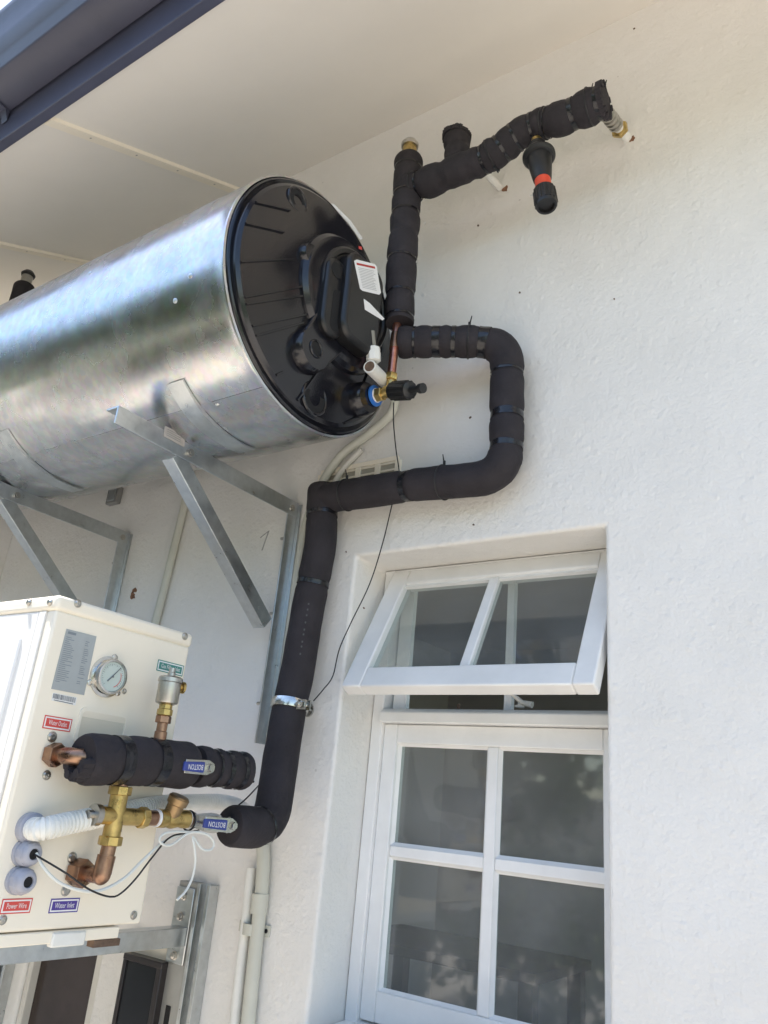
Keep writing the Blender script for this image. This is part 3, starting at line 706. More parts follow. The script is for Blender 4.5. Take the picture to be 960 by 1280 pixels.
# printed line on the foam
bm = B()
for k in range(9):
    i = min(range(len(LD)), key=lambda j: abs(LD[j] - LD[-1] * (.34 + .016 * k))); p = pathD[i]; r_d = (CAM - p); r_d.z = 0; r_d.normalize()
    c = p + r_d * (RI * 1.035); s = Vector((0, 0, 1)).cross(r_d) * .002
    quad(bm, [c - s - Vector((0, 0, .002)), c + s - Vector((0, 0, .002)), c + s + Vector((0, 0, .003)), c - s + Vector((0, 0, .003))])
obj('foam_print', bm, mat('print_pale', (.065, .065, .07), .7), lp, smooth=False)

# saddle clamp round the downpipe
i = min(range(len(pathD)), key=lambda j: (pathD[j] - at(362, 882, Y=-.075)).length); pc = pathD[i]; tD = (pathD[i + 3] - pathD[i - 3]).normalized()
cl = thing('pipe_clamp', pc, 'shiny galvanised clamp round the black downpipe left of the window', 'pipe clamp')
bm = lathe(B(), pc - tD * .012, tD, [(RI * 1.0, 0), (RI * 1.07 + .002, .001), (RI * 1.09 + .003, .012), (RI * 1.07 + .002, .023), (RI * 1.0, .024)], 40); obj('clamp_ring', bm, 'chrome', cl)
e = Vector((1, -.25, 0)).normalized(); f = Vector((.25, 1, 0)).normalized()
bm = B(); c0 = pc + e * (RI + .012)
beam(bm, c0 - f * .009 - Vector((.010, 0, .012)), c0 - f * .009 + Vector((.016, 0, -.012)), f * .004, (0, 0, .024)); beam(bm, c0 + f * .006 - Vector((.010, 0, .012)), c0 + f * .006 + Vector((.016, 0, -.012)), f * .004, (0, 0, .024)); obj('clamp_ear', bm, 'chrome', cl)
bm = B(); tube(bm, [c0 - f * .022 + Vector((.004, 0, 0)), c0 + f * .02 + Vector((.004, 0, 0))], .004, 10); hexnut(bm, c0 - f * .018 + Vector((.004, 0, 0)), c0 - f * .010 + Vector((.004, 0, 0)), .009); obj('clamp_bolt', bm, 'chrome', cl)
bm = B(); tube(bm, [pc + Vector((0, RI, 0)), Vector((pc.x, -.002, pc.z))], .006, 10); lathe(bm, (pc.x, -.006, pc.z), (0, 1, 0), [(.018, 0), (.018, .005)], 18); obj('clamp_stem', bm, 'chrome', cl)

# ------------------------------------------------------------------ fittings at the tank inlet
ft = thing('inlet_fitting', f0, 'brass tee with copper riser at the blue washer of the tank cap', 'pipe fitting')
T0 = at(487, 489, Y=f0.y)
bm = B(); hexnut(bm, f0 + ax * .0085, f0 + ax * .026, .0185); tube(bm, [f0 + ax * .024, T0], .0125, 18); lathe(bm, T0 - ax * .014, ax, [(.012, 0), (.016, .003), (.016, .025), (.012, .028)], 20); obj('brass_tee', bm, 'brass', ft)
t1 = at(489, 473, Y=T0.y); t2 = at(495, 415, Y=YU)
bm = B(); tube(bm, [T0, t1], .011, 16); hexnut(bm, t1 + Vector((0, 0, -.006)), t1 + Vector((0, 0, .012)), .0165); obj('brass_nut', bm, 'brass', ft)
obj('copper_riser', tube(B(), [t1, t1.lerp(t2, .5), t2, at(497, 402, Y=YU)], .0112, 16), 'copper_l', ft)
m_ = t1.lerp(t2, .62); obj('copper_collar', tube(B(), [m_, m_ + (t2 - t1).normalized() * .05], .0128, 16), 'copper', ft)
dc = thing('drain_cock', T0, 'small black ribbed drain cock on the brass tee beside the tank', 'valve')
p0 = at(490, 489, Y=T0.y - .012); p1 = at(514, 487.5, Y=T0.y - .03); p2 = at(529, 485, Y=T0.y - .04); d = (p1 - p0)
bm = tube(B(), [p0, p0 + d * .06, p0 + d * .5, p0 + d * .94, p1], [.018, .0225, .0225, .0215, .014], 24)
for k in range(12):
    a, b = frame_for(d); e = a * math.cos(k / 12 * 2 * PI) + b * math.sin(k / 12 * 2 * PI); tube(bm, [p0 + d * .08 + e * .021, p0 + d * .9 + e * .021], .0035, 6)
obj('valve_knob', bm, 'blackpl', dc)
dd = (p2 - p1).normalized(); obj('hose_spout', tube(B(), [p1 - dd * .004, p2 - dd * .012, p2 - dd * .012, p2, p2], [.0085, .0085, .012, .012, .008], 16), 'blackpl', dc)
wt = thing('conduit_fitting', at(467, 440, X=-1.03), 'white plastic conduit elbow hanging from the thermostat cover', 'conduit fitting')
g0, g1, g2 = at(465, 414, X=-1.03), at(467, 434, X=-1.03), at(467, 452, X=-1.03)
obj('cable_tube', tube(B(), [g0, g1], .0068, 12), mat('grey_sheath', (.22, .21, .18), .5), wt)
obj('gland_nut', tube(B(), [g1, g1.lerp(g2, .08), g1.lerp(g2, .35), g1.lerp(g2, .38), g1.lerp(g2, .95), g2], [.013, .0165, .0165, .018, .018, .015], 8), 'pvc_w', wt)
h0, h1 = at(462, 458, X=-1.03), at(484, 480, X=-1.05)
obj('tube_core', tube(B(), [g2, h0.lerp(h1, .25)], .007, 12), 'nickel', wt)
bm = tube(B(), [h0, h1], .0165, 20); obj('conduit_tube', bm, 'pvc_w', wt)
obj('tube_mouth', lt(h0 + (h0 - h1).normalized() * .0004, h1 - h0, [(.013, 0), (.013, -.0004), (0, -.0004)], 20), 'rust', wt)

# vacuum breaker valve hanging from the top pipe
vb = thing('vacuum_breaker', at(674, 190, Y=YU - .01), 'black bell shaped relief valve with a red ring under the top pipe', 'valve')
a, b = at(671, 178, Y=YU - .005), at(683.5, 260, Y=YU - .02); d = (b - a); L = d.length; d.normalize()
obj('brass_neck', tube(B(), [a - d * .01, a + d * .012], .013, 16), 'brass', vb)
k = L / 82
obj('valve_body', lt(a, d, [(.014, k * 3), (.0215, k * 4), (.0215, k * 13), (.0225, k * 14), (.036, k * 15), (.0405, k * 17.5), (.0405, k * 19.5), (.036, k * 21.5), (.030, k * 22), (.0285, k * 30), (.0225, k * 47), (.0195, k * 49), (0, k * 49)], 40), 'blackpl', vb, sharp=22)
obj('red_ring', lt(a, d, [(.0165, k * 48), (.0195, k * 49), (.0195, k * 61), (.0165, k * 62)], 32), 'red', vb)
bm = lt(a, d, [(.0195, k * 60), (.0255, k * 61), (.0265, k * 78), (.0245, k * 80), (.019, k * 80), (.018, k * 77), (0, k * 77)], 36)
ca, cb = frame_for(d)
for j in range(16):
    e = ca * math.cos(j / 16 * 2 * PI) + cb * math.sin(j / 16 * 2 * PI); tube(bm, [a + d * k * 62 + e * .0255, a + d * k * 77 + e * .0262], .0022, 6)
obj('valve_cap', bm, 'blackpl', vb)
e = at(663, 245, Y=YU - .02); obj('test_lever', tube(B(), [at(674, 243, Y=YU - .02), e], [.004, .003], 8), 'frame2', vb)

# white pipe stubs into the wall
def stub(px0, py0, hx, hy_, r, label, ribs):
    a = at(px0, py0, Y=YU + .03); b = at(hx, hy_, Y=.02); t = thing('wall_pipe', a, label, 'pipe')
    d = (b - a); 
    obj('pipe', tube(B(), [a, b], r, 18), 'pvc_w', t)
    if ribs:
        bm = B(); N = 5
        for k in range(N):
            p = a + d * (.12 + .085 * k); dn_ = d.normalized(); lathe(bm, p, dn_, [(r, 0), (r + .006, .003), (r + .007, .008), (r + .005, .013), (r, .015)], 24)
        obj('ribbed_sleeve', bm, 'nickel', t)
        bm = B(); p = a + d * .60; hexnut(bm, p, p + d.normalized() * .012, r + .010); obj('compression_nut', bm, 'brass', t)
stub(750, 132, 788, 178, .0125, 'white pipe with ribbed nickel sleeve entering the wall at the top right', True)
stub(592, 200, 629, 239, .0100, 'thin white pipe entering the wall behind the top lagged pipe', False)

# ------------------------------------------------------------------ conduits on the wall
def conduit(pts, r, label, fil=.12, free=True, m='pvc'):
    t = thing('wall_conduit', Vector(pts[0]), label, 'conduit'); pth = smooth_path(pts, fil, .012, free)
    obj('conduit_tube', tube(B(), pth, r, 16), m, t); return t
A = lambda x, y, yy=-.02: at(x, y, Y=yy)
conduit([A(494, 500, -.05), A(488, 518, -.04), A(462, 542, -.025), A(428, 568), A(402, 605), A(384, 650), A(376, 690), A(366, 760), A(352, 870), A(340, 965)], .0125, 'cream flexible conduit curving from the tank cap down behind the lagged pipe')
conduit([A(452, 562, -.015), A(430, 585, -.015), A(415, 610, -.015), A(400, 650, -.015), A(388, 720, -.015)], .0085, 'thin cream cable curving beside the air vent above the pipe corner', m='frame2')
# two conduits at the foot
c1 = conduit([A(322, 1020), A(329, 1062), A(328, 1100), A(325, 1135), A(318, 1200), A(305, 1330)], .0165, 'cream conduit with coupler and clip running down the wall at the bottom')
bm = B(); a = A(326, 1117); b = A(323, 1142); d = (b - a); tube(bm, [a, b], .0205, 20); obj('coupler', bm, 'pvc', c1)
c2 = conduit([A(314, 1085, -.018), A(309, 1140, -.018), A(302, 1200, -.018), A(288, 1330, -.018)], .0125, 'thin pale conduit left of the coupler conduit at the bottom', m='pvc_w')
p = A(322, 1161, 0); bm = B(); 
pl = []
for k in range(13): an = PI * k / 12; pl.append(Vector((p.x + .024 * math.cos(an), -.018 - .022 * math.sin(an), p.z - .012)))
pl = [Vector((p.x + .042, -.001, p.z - .012)), Vector((p.x + .042, -.006, p.z - .012)), Vector((p.x + .025, -.006, p.z - .012))] + pl + [Vector((p.x - .025, -.006, p.z - .012)), Vector((p.x - .055, -.006, p.z - .012)), Vector((p.x - .055, -.001, p.z - .012))]
prism(bm, pl, (0, 0, .024)); obj('pipe_clip', bm, 'pvc', c1); obj('screw', lt((p.x + .033, -.005, p.z), (0, -1, 0), [(.005, 0), (.005, .002), (0, .003)], 10), 'hole', c1)
c3_ = conduit([A(239, 585, -.014), A(232, 625, -.014), A(214, 700, -.014), A(195, 775, -.014), A(150, 940, -.014)], .013, 'cream conduit running straight down the wall behind the tank', m='pvc')
# vent grille
v0, v1 = A(404, 585, 0), A(497, 600, 0); x0, x1, z0, z1 = v0.x, v1.x, v1.z - .01, at(495, 571, Y=0).z
vg = thing('air_vent', ((x0 + x1) / 2, 0, z0), 'cream louvred air vent on the wall behind the horizontal lagged pipe', 'air vent')
for q in ((x0, x1, -.008, .001, z1 - .014, z1), (x0, x1, -.008, .001, z0, z0 + .014)): obj('vent_rail', bx(*q), 'vinyl', vg, bevel=.002)
for k in range(5):
    xx = x0 + (x1 - x0) * k / 4; obj('vent_post', bx(xx - .009, xx + .009, -.0075, .001, z0 + .014, z1 - .014), 'vinyl', vg, bevel=.001)
obj('vent_back', bx(x0 + .004, x1 - .004, -.0025, .001, z0 + .004, z1 - .004), mat('vent_shade', (.36, .34, .28), .8), vg)  # flat plate proud of the wall, shade between louvres painted in its colour
for k in range(3): zz = z0 + .022 + (z1 - z0 - .04) * k / 2; obj('louvre', bx(x0 + .01, x1 - .01, -.006, -.003, zz - .003, zz + .002), 'vinyl', vg, smooth=False)
# junction box under the tank
p = A(147, 622, 0); jb = thing('junction_box', (p.x, 0, p.z), 'small grey metal plate on the wall under the tank', 'junction box')
obj('box_body', bx(p.x - .035, p.x + .025, -.022, .001, p.z - .030, p.z + .035), mat('box_grey', (.22, .22, .21), .5), jb, bevel=.004); obj('box_plate', bx(p.x - .024, p.x + .014, -.025, -.021, p.z - .020, p.z + .025), 'galv', jb, bevel=.001)
# distant valve behind the far end of the tank
fv = thing('insulated_pipe', (-2.72, -.17, 3.05), 'short black lagged pipe peeping over the far end of the tank', 'pipe', 'black foam lagged pipes')
q0, q1 = at(24, 382, Y=-.30), at(31, 357, Y=-.30); insulated(fv, [q0 - (q1 - q0) * 2, q1], .040, rough=.05, seed=20)
q2 = at(35, 345, Y=-.30); obj('brass_plug', tube(B(), [q1, q2], .022, 16), 'nickel', fv); obj('plug_cap', lt(q2, (0, 0, 1), [(.025, -.004), (.028, .006), (.018, .02), (0, .022)], 16), 'blackpl', fv)

# ------------------------------------------------------------------ heat pump
HX, HY0, HY1, HZ0, HZ1 = -1.35, -.757, -.417, 1.249, 1.826; HXL = -2.42
hp = thing('heat_pump', (HX - .4, -.59, 1.215), 'cream heat pump unit on a wall bracket with gauge, stickers and pipe ports', 'heat pump')
bod = obj('side_panel', bx(HX - .03, HX, HY0 + .001, HY1, HZ0, HZ1 - .028), 'vinyl', hp, bevel=.006, seg=3)
obj('casing', bx(HXL, HX - .0305, HY0 + .002, HY1 - .001, HZ0, HZ1 - .029), 'vinyl_w', hp, bevel=.004)
lid = bx(HXL - .003, HX + .003, HY0 - .003, HY1 + .003, HZ1 - .030, HZ1); lo = obj('top_cover', lid, 'vinyl', hp, bevel=.009, seg=4)
# front corner post and embossed front panel (faces away from the wall)
obj('corner_strip', bx(HX - .050, HX - .0295, HY0 - .0015, HY0 + .004, HZ0 + .002, HZ1 - .0305), 'vinyl_w', hp, bevel=.001)
obj('front_panel', bx(HXL + .004, HX - .053, HY0 - .0012, HY0 + .004, HZ0 + .004, HZ1 - .031), 'vinyl_w', hp, bevel=.001)
obj('embossed_panel', bx(HXL + .06, HX - .085, HY0 - .006, HY0 + .002, HZ0 + .05, HZ1 - .080), 'vinyl_w', hp, bevel=.005, seg=3)
obj('base_rail', bx(HX - .03, HX + .001, HY0 + .004, HY1 - .05, HZ0 - .022, HZ0 - .002), 'vinyl', hp, bevel=.002)
obj('foot', bx(HX - .26, HX - .2, HY0 + .02, HY1 - .03, 1.186, HZ0), 'vinyl', hp, bevel=.003)
bm = bx(HX - .01, HX + .006, -.615, -.545, HZ0 - .028, HZ0 - .004); obj('rubber_pad', bm, 'pvc_w', hp, bevel=.003)
obj('bracket_nut', bx(HX - .02, HX + .0, -.52, -.46, 1.214, 1.226), 'rust', hp)
def screw(px, py, r=.0065, x=HX, par=hp, m='nickel'):
    p = at(px, py, X=x); return obj('screw', lt((x - .001, p.y, p.z), (1, 0, 0), [(r * 1.25, 0), (r * 1.25, .002), (r, .0025), (r * .8, .005), (r * .3, .0056), (0, .0045)], 14), m, par)
for a in ((97, 754.5, .0065, HX + .003), (231, 795.5, .0065, HX + .003), (167, 1144), (3, 1150), (65, 921, .008), (58, 969, .007), (90, 1072, .008), (82, 1113, .008)): screw(*a)
for px in (37, 63):
    p = at(px, 753, Y=HY0 - .003); obj('screw', lt(p, (0, -1, 0), [(.007, -.001), (.007, .002), (.004, .005), (0, .005)], 12), 'nickel', hp)
# handle, its recess suggested by a shaded floor colour
a, b = at(99, 893, X=HX), at(154, 921, X=HX)
cy, cz_ = (a.y + b.y) / 2, 1.598
hw_, hh = .057, .034
bm = B(); o_ = rpoly((cy, cz_), hw_, hh, .012, HX); i_ = rpoly((cy, cz_), hw_ - .006, hh - .006, .009, HX)
V = [[bm.verts.new(p + Vector((dx, 0, 0))) for p in ring] for ring, dx in ((o_, -.001), (o_, .004), (i_, .004), (i_, .0005))]; n = len(o_)
for r in range(3):
    for k in range(n): bm.faces.new((V[r][k], V[r][(k + 1) % n], V[r + 1][(k + 1) % n], V[r + 1][k]))
hd = obj('handle', bm, 'vinyl', hp)
bm = B(); z0, z1, y0, y1 = cz_ - hh + .006, cz_ + hh - .006, cy - hw_ + .006, cy + hw_ - .006
quad(bm, [(HX + .0012, y0, z0), (HX + .0012, y1, z0), (HX + .0012, y1, z1), (HX + .0012, y0, z1)]); obj('grip_floor', bm, mat('grip_shade', (.66, .61, .50), .6), hd, smooth=False)  # patch just above the panel, recess shade mixed into the cream
obj('grip_bar', prism(B(), [(HX + .001, y0, z1), (HX + .004, y0, z1), (HX + .001, y0, z1 - .012)], (0, y1 - y0, 0)), 'vinyl', hd)
# data plate and barcode
def plate(pts, m, nm, x=HX + .0006, par=hp, th=.0006):
    return obj(nm, prism(B(), [at(px, py, X=x) for px, py in pts], (th, 0, 0)), m, par, smooth=False)
pl_ = plate([(83, 786), (120.5, 795.5), (105, 869), (64, 861)], 'greylab', 'data_plate')
def pq(u, v, x=HX + .0016):
    A_, B_, D_, C_ = (83, 786), (120.5, 795.5), (64, 861), (105, 869)
    return at((A_[0] * (1 - u) + B_[0] * u) * (1 - v) + (D_[0] * (1 - u) + C_[0] * u) * v, (A_[1] * (1 - u) + B_[1] * u) * (1 - v) + (D_[1] * (1 - u) + C_[1] * u) * v, X=x)
bm = B(); random.seed(3)
quad(bm, [pq(.08, .03), pq(.35, .03), pq(.35, .07), pq(.08, .07)])
for k in range(24):
    v = .12 + k * .032; a = .06; b = a + random.uniform(.12, .38); quad(bm, [pq(a, v), pq(b, v), pq(b, v + .010), pq(a, v + .010)])
    if random.random() < .85: a = .70; b = a + random.uniform(.08, .2); quad(bm, [pq(a, v), pq(b, v), pq(b, v + .011), pq(a, v + .011)])
obj('plate_print', bm, mat('plate_ink', (.2, .23, .26), .5), hp, smooth=False)
bar = plate([(66, 866), (96, 872), (94, 882), (64, 875.5)], 'white', 'barcode_label')
bm = B(); random.seed(5); u = .04
def bq(u, v):
    A_, B_, D_, C_ = (66, 866), (96, 872), (64, 875.5), (94, 882); return at((A_[0] * (1 - u) + B_[0] * u) * (1 - v) + (D_[0] * (1 - u) + C_[0] * u) * v, (A_[1] * (1 - u) + B_[1] * u) * (1 - v) + (D_[1] * (1 - u) + C_[1] * u) * v, X=HX + .0016)
while u < .95:
    w_ = random.choice((.012, .02, .03)); quad(bm, [bq(u, .05), bq(u + w_, .05), bq(u + w_, .68), bq(u, .68)]); u += w_ + random.choice((.012, .02))
quad(bm, [bq(.1, .82), bq(.9, .82), bq(.9, .92), bq(.1, .92)])
obj('barcode_print', bm, 'ink', hp, smooth=False)
# stickers with words
def wsticker(px0, py0, px1, py1, m, word, hgt):
    a = at(px0, py0, X=HX); b = at(px1, py1, X=HX); cy = (a.y + b.y) / 2; cz0 = (a.z + b.z) / 2; w2 = (b.y - a.y) / 2; h2 = hgt / 2
    def rq(w_, h_, x): return [(x, cy - w_, cz0 - h_), (x, cy + w_, cz0 - h_), (x, cy + w_, cz0 + h_), (x, cy - w_, cz0 + h_)]
    s = obj('word_sticker', prism(B(), rq(w2, h2, HX + .0003), (.0005, 0, 0)), m, hp, smooth=False)
    obj('sticker_border', prism(B(), rq(w2 - .002, h2 - .002, HX + .0008), (.0002, 0, 0)), 'white', s, smooth=False)
    obj('sticker_field', prism(B(), rq(w2 - .0045, h2 - .0045, HX + .001), (.0002, 0, 0)), m, s, smooth=False)
    text(s, word, (HX + .0013, cy, cz0), (0, 1, 0), (0, 0, 1), .0125, 'white', width=(w2 * 2 - .02))
    s['label'] = {'st_red': 'red sticker with white border and words', 'st_green': 'green sticker with white border and words', 'st_purple': 'purple sticker with white border and words'}[m]
wsticker(196, 833, 229, 837, 'st_green', 'Gas Filling Inlet', .0235)
wsticker(54, 903, 89, 906, 'st_red', 'Water Outlet', .0235)
wsticker(1, 1133, 39, 1132, 'st_red', 'Power Wire', .0235)
wsticker(62, 1132, 98, 1131.5, 'st_purple', 'Water Inlet', .0235)
# pressure gauge
g = at(138.5, 846, X=HX + .012)
gg = obj('pressure_gauge', lathe(B(), (HX, g.y, g.z), (1, 0, 0), [(.040, 0), (.040, .003), (.034, .004), (.034, .018), (.033, .020), (.0295, .0205), (.0285, .016)], 48), 'chrome', hp)
obj('gauge_dial', lt((HX + .006, g.y, g.z), (1, 0, 0), [(.0283, 0), (.0283, .0112), (0, .0112)], 40), 'dial', gg)
bm = B()
for k in range(28):
    a = math.radians(-45 + 270 * k / 27); r0, r1 = (.021, .025) if k % 3 == 0 else (.0228, .025); s = Vector((0, -math.sin(a), math.cos(a))) * .0004; e = Vector((0, math.cos(a), math.sin(a))); o_ = Vector((HX + .0176, g.y, g.z))
    quad(bm, [o_ + e * r0 - s, o_ + e * r0 + s, o_ + e * r1 + s, o_ + e * r1 - s])
obj('dial_marks', bm, 'ink', gg, smooth=False)
bm = B()
for k in range(10):
    a0, a1 = math.radians(-70 + 10 * k), math.radians(-60 + 10 * k); o_ = Vector((HX + .0175, g.y, g.z)); f_ = lambda a, r: o_ + Vector((0, math.cos(a), math.sin(a))) * r
    quad(bm, [f_(a0, .0195), f_(a1, .0195), f_(a1, .0208), f_(a0, .0208)])
obj('dial_scale', bm, 'st_red', gg, smooth=False)
o_ = Vector((HX + .0188, g.y, g.z)); obj('needle', tube(B(), [o_ + Vector((0, -.010, -.010)), o_ + Vector((0, .015, .020))], [.0012, .0006], 6), 'ink', gg)
obj('needle_boss', lt(o_, (1, 0, 0), [(.002, 0), (.002, .001), (0, .001)], 10), 'ink', gg)
for px, py in ((144, 822), (117, 856), (155, 864)): screw(px, py, .0045)
for k, an in enumerate((80, 205, 320)):
    a = math.radians(an); obj('gauge_lug', lt((HX, g.y + .041 * math.cos(a), g.z + .041 * math.sin(a)), (1, 0, 0), [(.006, 0), (.006, .003), (.003, .004), (0, .004)], 12), 'chrome', gg)
# cable glands
def gland(px, py, r, l, hole=True):
    p = at(px, py, X=HX + l)
    t = obj('cable_gland', lt((HX, p.y, p.z), (1, 0, 0), [(r * 1.15, 0), (r * 1.15, .006), (r * 1.0, .007), (r * .98, .010), (r * .98, .012)], 32), 'gland', hp, sharp=28)
    bm = tube(B(), [(HX + .010, p.y, p.z), (HX + .0115, p.y, p.z), (HX + l * .62, p.y, p.z), (HX + l * .70, p.y, p.z)], [r * 1.0, r * 1.1, r * 1.08, r * .98], 10); obj('gland_nut', bm, 'gland', t)
    bm = lt((HX, p.y, p.z), (1, 0, 0), [(r * .95, l * .66), (r * .93, l * .80), (r * .80, l * .93), (r * .62, l), (r * .46, l), (r * .42, l - .004), (0, l - .006)], 32); obj('gland_dome', bm, 'gland', t)
    for k in range(14):
        a = 2 * PI * k / 14; e = Vector((0, math.cos(a), math.sin(a))); o_ = Vector((HX, p.y, p.z))
    obj('gland_hole', lt((HX + l - .005, p.y, p.z), (1, 0, 0), [(r * .41, 0), (r * .41, .0028), (0, .0028)], 20), 'hole', t)
    return p
G1 = gland(43, 1068, .0205, .032); G2 = gland(36, 1103, .0205, .034)
# corrugated conduit from the unit
G0 = at(44, 1036, X=HX + .02)
obj('cable_gland', lt((HX, G0.y, G0.z), (1, 0, 0), [(.026, 0), (.026, .012), (.022, .014), (.022, .022)], 28), 'gland', hp)
cc = thing('corrugated_conduit', G0, 'white corrugated conduit leaving the heat pump behind the brass cross', 'conduit')
cp = smooth_path([G0 + Vector((-.012, 0, 0)), at(52, 1036, X=HX + .045), at(85, 1029, X=HX + .05), at(125, 1021, X=HX + .05), at(190, 1008, X=HX + .01), at(240, 1003, X=-1.40), at(285, 1004, X=-1.41), at(310, 1018, Y=-.035), at(326, 1055, Y=-.022)], free=True, step=.0011)
Lc = [0]
for i in range(1, len(cp)): Lc.append(Lc[-1] + (cp[i] - cp[i - 1]).length)
obj('conduit_tube', tube(B(), cp, [(.0172) + (.0024 if math.sin(s * 2 * PI / .0078) > 0 else -.0012) * (1 if s < .42 else .2) for s in Lc], 20), 'pvc_w', cc)

# ------------------------------------------------------------------ heat pump wall bracket
def pump_bracket(X, label):
    t = thing('pump_bracket', (X, 0, .6), label, 'bracket', 'channel brackets carrying the heat pump')
    bm = B()
    prism(bm, [(X - .005, -.001, .55), (X + .040, -.001, .55), (X + .040, -.034, .55), (X + .029, -.034, .55), (X + .029, -.031, .55), (X + .037, -.031, .55), (X + .037, -.004, .55), (X - .002, -.004, .55), (X - .002, -.031, .55), (X + .006, -.031, .55), (X + .006, -.034, .55), (X - .005, -.034, .55)], (0, 0, .735))
    obj('channel_post', bm, 'galv', t, bevel=.0008)
    obj('arm', prism(B(), [(X - .012, -.036, 1.143), (X - .052, -.036, 1.143), (X - .052, -.036, 1.146), (X - .015, -.036, 1.146), (X - .015, -.036, 1.182), (X - .052, -.036, 1.182), (X - .052, -.036, 1.185), (X - .012, -.036, 1.185)], (0, -.80, 0)), 'galv', t, bevel=.0012)
    obj('end_plate', bx(X - .075, X - .012, -.0355, -.0305, 1.10, 1.272), 'galv', t, bevel=.002)
    obj('backing_plate', bx(X - .075, X - .006, -.030, -.001, .93, 1.285), mat('plate_dull', (.42, .42, .40), .5, .6, var=.2), t, bevel=.002)
    for z in (1.252, 1.205, 1.118): obj('bolt', lt((X - .045, -.035, z), (0, -1, 0), [(.011, 0), (.011, .002), (.008, .003), (.008, .009), (.004, .011), (0, .011)], 10), 'nickel', t)
    for z in (.985,): obj('slot', bx(X - .050, X - .034, -.0315, -.0285, z - .03, z + .025), 'hole', t)
    return t
pb1 = pump_bracket(-1.598, 'galvanised channel bracket with bolted plate under the heat pump at the lower left')
pb2 = copy_tree(pb1, (-2.37, 0, .6), 'farther channel bracket hidden behind the heat pump')

# ------------------------------------------------------------------ meter box with dark window
p0, p1 = A(152, 1200, 0), A(214, 1202, 0); mx0, mx1 = A(150, 1270, 0).x, A(208, 1240, 0).x; mz1 = A(190, 1202, -.05).z
mx0 += .030; mx1 += .022
mb = thing('meter_box', ((mx0 + mx1) / 2, 0, .8), 'cream meter box with a black framed glass door under the pump bracket', 'meter box')
obj('box_body', bx(mx0 - .035, mx1 + .012, -.02, .001, .72, mz1 + .045), 'vinyl', mb, bevel=.004)
for q in ((mx0, mx0 + .012, .76, mz1), (mx1 - .018, mx1, .76, mz1)): obj('frame_post', bx(q[0], q[1], -.050, -.0195, q[2], q[3]), 'darkframe', mb, bevel=.003)
for z0, z1 in ((mz1 - .012, mz1 + .003), (.75, .765)): obj('frame_rail', bx(mx0 - .0005, mx1 + .0005, -.051, -.0195, z0, z1), 'darkframe', mb, bevel=.003)
obj('pane', bx(mx0 + .0125, mx1 - .0185, -.044, -.041, .766, mz1 - .0125), mat('dark_glass', (.02, .022, .025), .12, spec=.35), mb, smooth=False)
obj('meter_back', bx(mx0 + .013, mx1 - .019, -.024, -.0205, .766, mz1 - .0125), mat('meter_dark', (.10, .10, .11), .6), mb)
bm = B(); random.seed(9)
for k in range(9): tube(bm, [Vector((mx0 + .03 + random.random() * .045, -.034, mz1 - .03 - random.random() * .03)) + Vector((random.uniform(-.012, .012), 0, random.uniform(-.012, .012))), Vector((mx0 + .045, -.032, mz1 - .04))], .002, 5)
obj('glint_strands', bm, 'brass', mb)  # strands added for the yellow glint in the door glass

# ------------------------------------------------------------------ pipework on the heat pump
AXX = -1.278
def bend(par, pts, r, m, nm, fil=.03, collars=()):
    pth = smooth_path(pts, fil, .005); o = obj(nm, tube(B(), pth, r, 20), m, par)
    for a, b, rr in collars: i, j = int(a * (len(pth) - 1)), int(b * (len(pth) - 1)); obj('solder_collar', tube(B(), pth[i:j + 1], rr, 20), m, par)
    return pth
hot = thing('insulated_pipe', at(200, 955, X=AXX), 'short black lagged pipe with capped end beside the heat pump gauge', 'pipe', 'black foam lagged pipes')
w0 = at(62, 943, X=HX); e0 = Vector((AXX, w0.y + .012, w0.z)); 
bend(hot, [Vector((HX, w0.y + .002, w0.z)), e0, at(125, 949, X=AXX)], .0125, 'copper', 'copper_elbow', .03, ((.0, .22, .0155), (.34, .72, .0152)))
obj('union_nut', hexnut(B(), (HX + .001, w0.y + .002, w0.z), (HX + .024, w0.y + .004, w0.z), .0215), 'copper', hot)
a = at(103, 949, X=AXX); b = at(300, 960, X=AXX)
insulated(hot, [a, at(125, 949, X=AXX), at(185, 952, X=AXX), at(235, 957, X=AXX)], .0455, tapes=[(.30, .03), (.64, .026)], rough=.03, seed=31, dip=.06)
insulated(hot, [at(243, 957, X=AXX), at(304, 964, X=AXX)], .0415, tapes=[(.30, .010), (.55, .018), (.82, .014)], rough=.05, seed=36, dip=.10)
p = at(303, 964, X=AXX); dN = Vector((0, 1, 0)); obj('end_plug', lt(p - dN * .01, dN, [(.012, 0), (.012, .018), (.008, .022), (0, .022)], 16), 'rust', hot)
# cut foam face at the near end
bm = B(); random.seed(4)
for k in range(9):
    an = math.radians(200 + 150 * k / 8); c_ = at(104, 949, X=AXX) + Vector((math.cos(an) * .028, 0, math.sin(an) * .028)); tube(bm, [c_ + Vector((0, .02, 0)), c_ + Vector((0, -.012 - random.random() * .012, -.004))], [.014, .008], 8)
obj('torn_foam', bm, 'foam', hot)

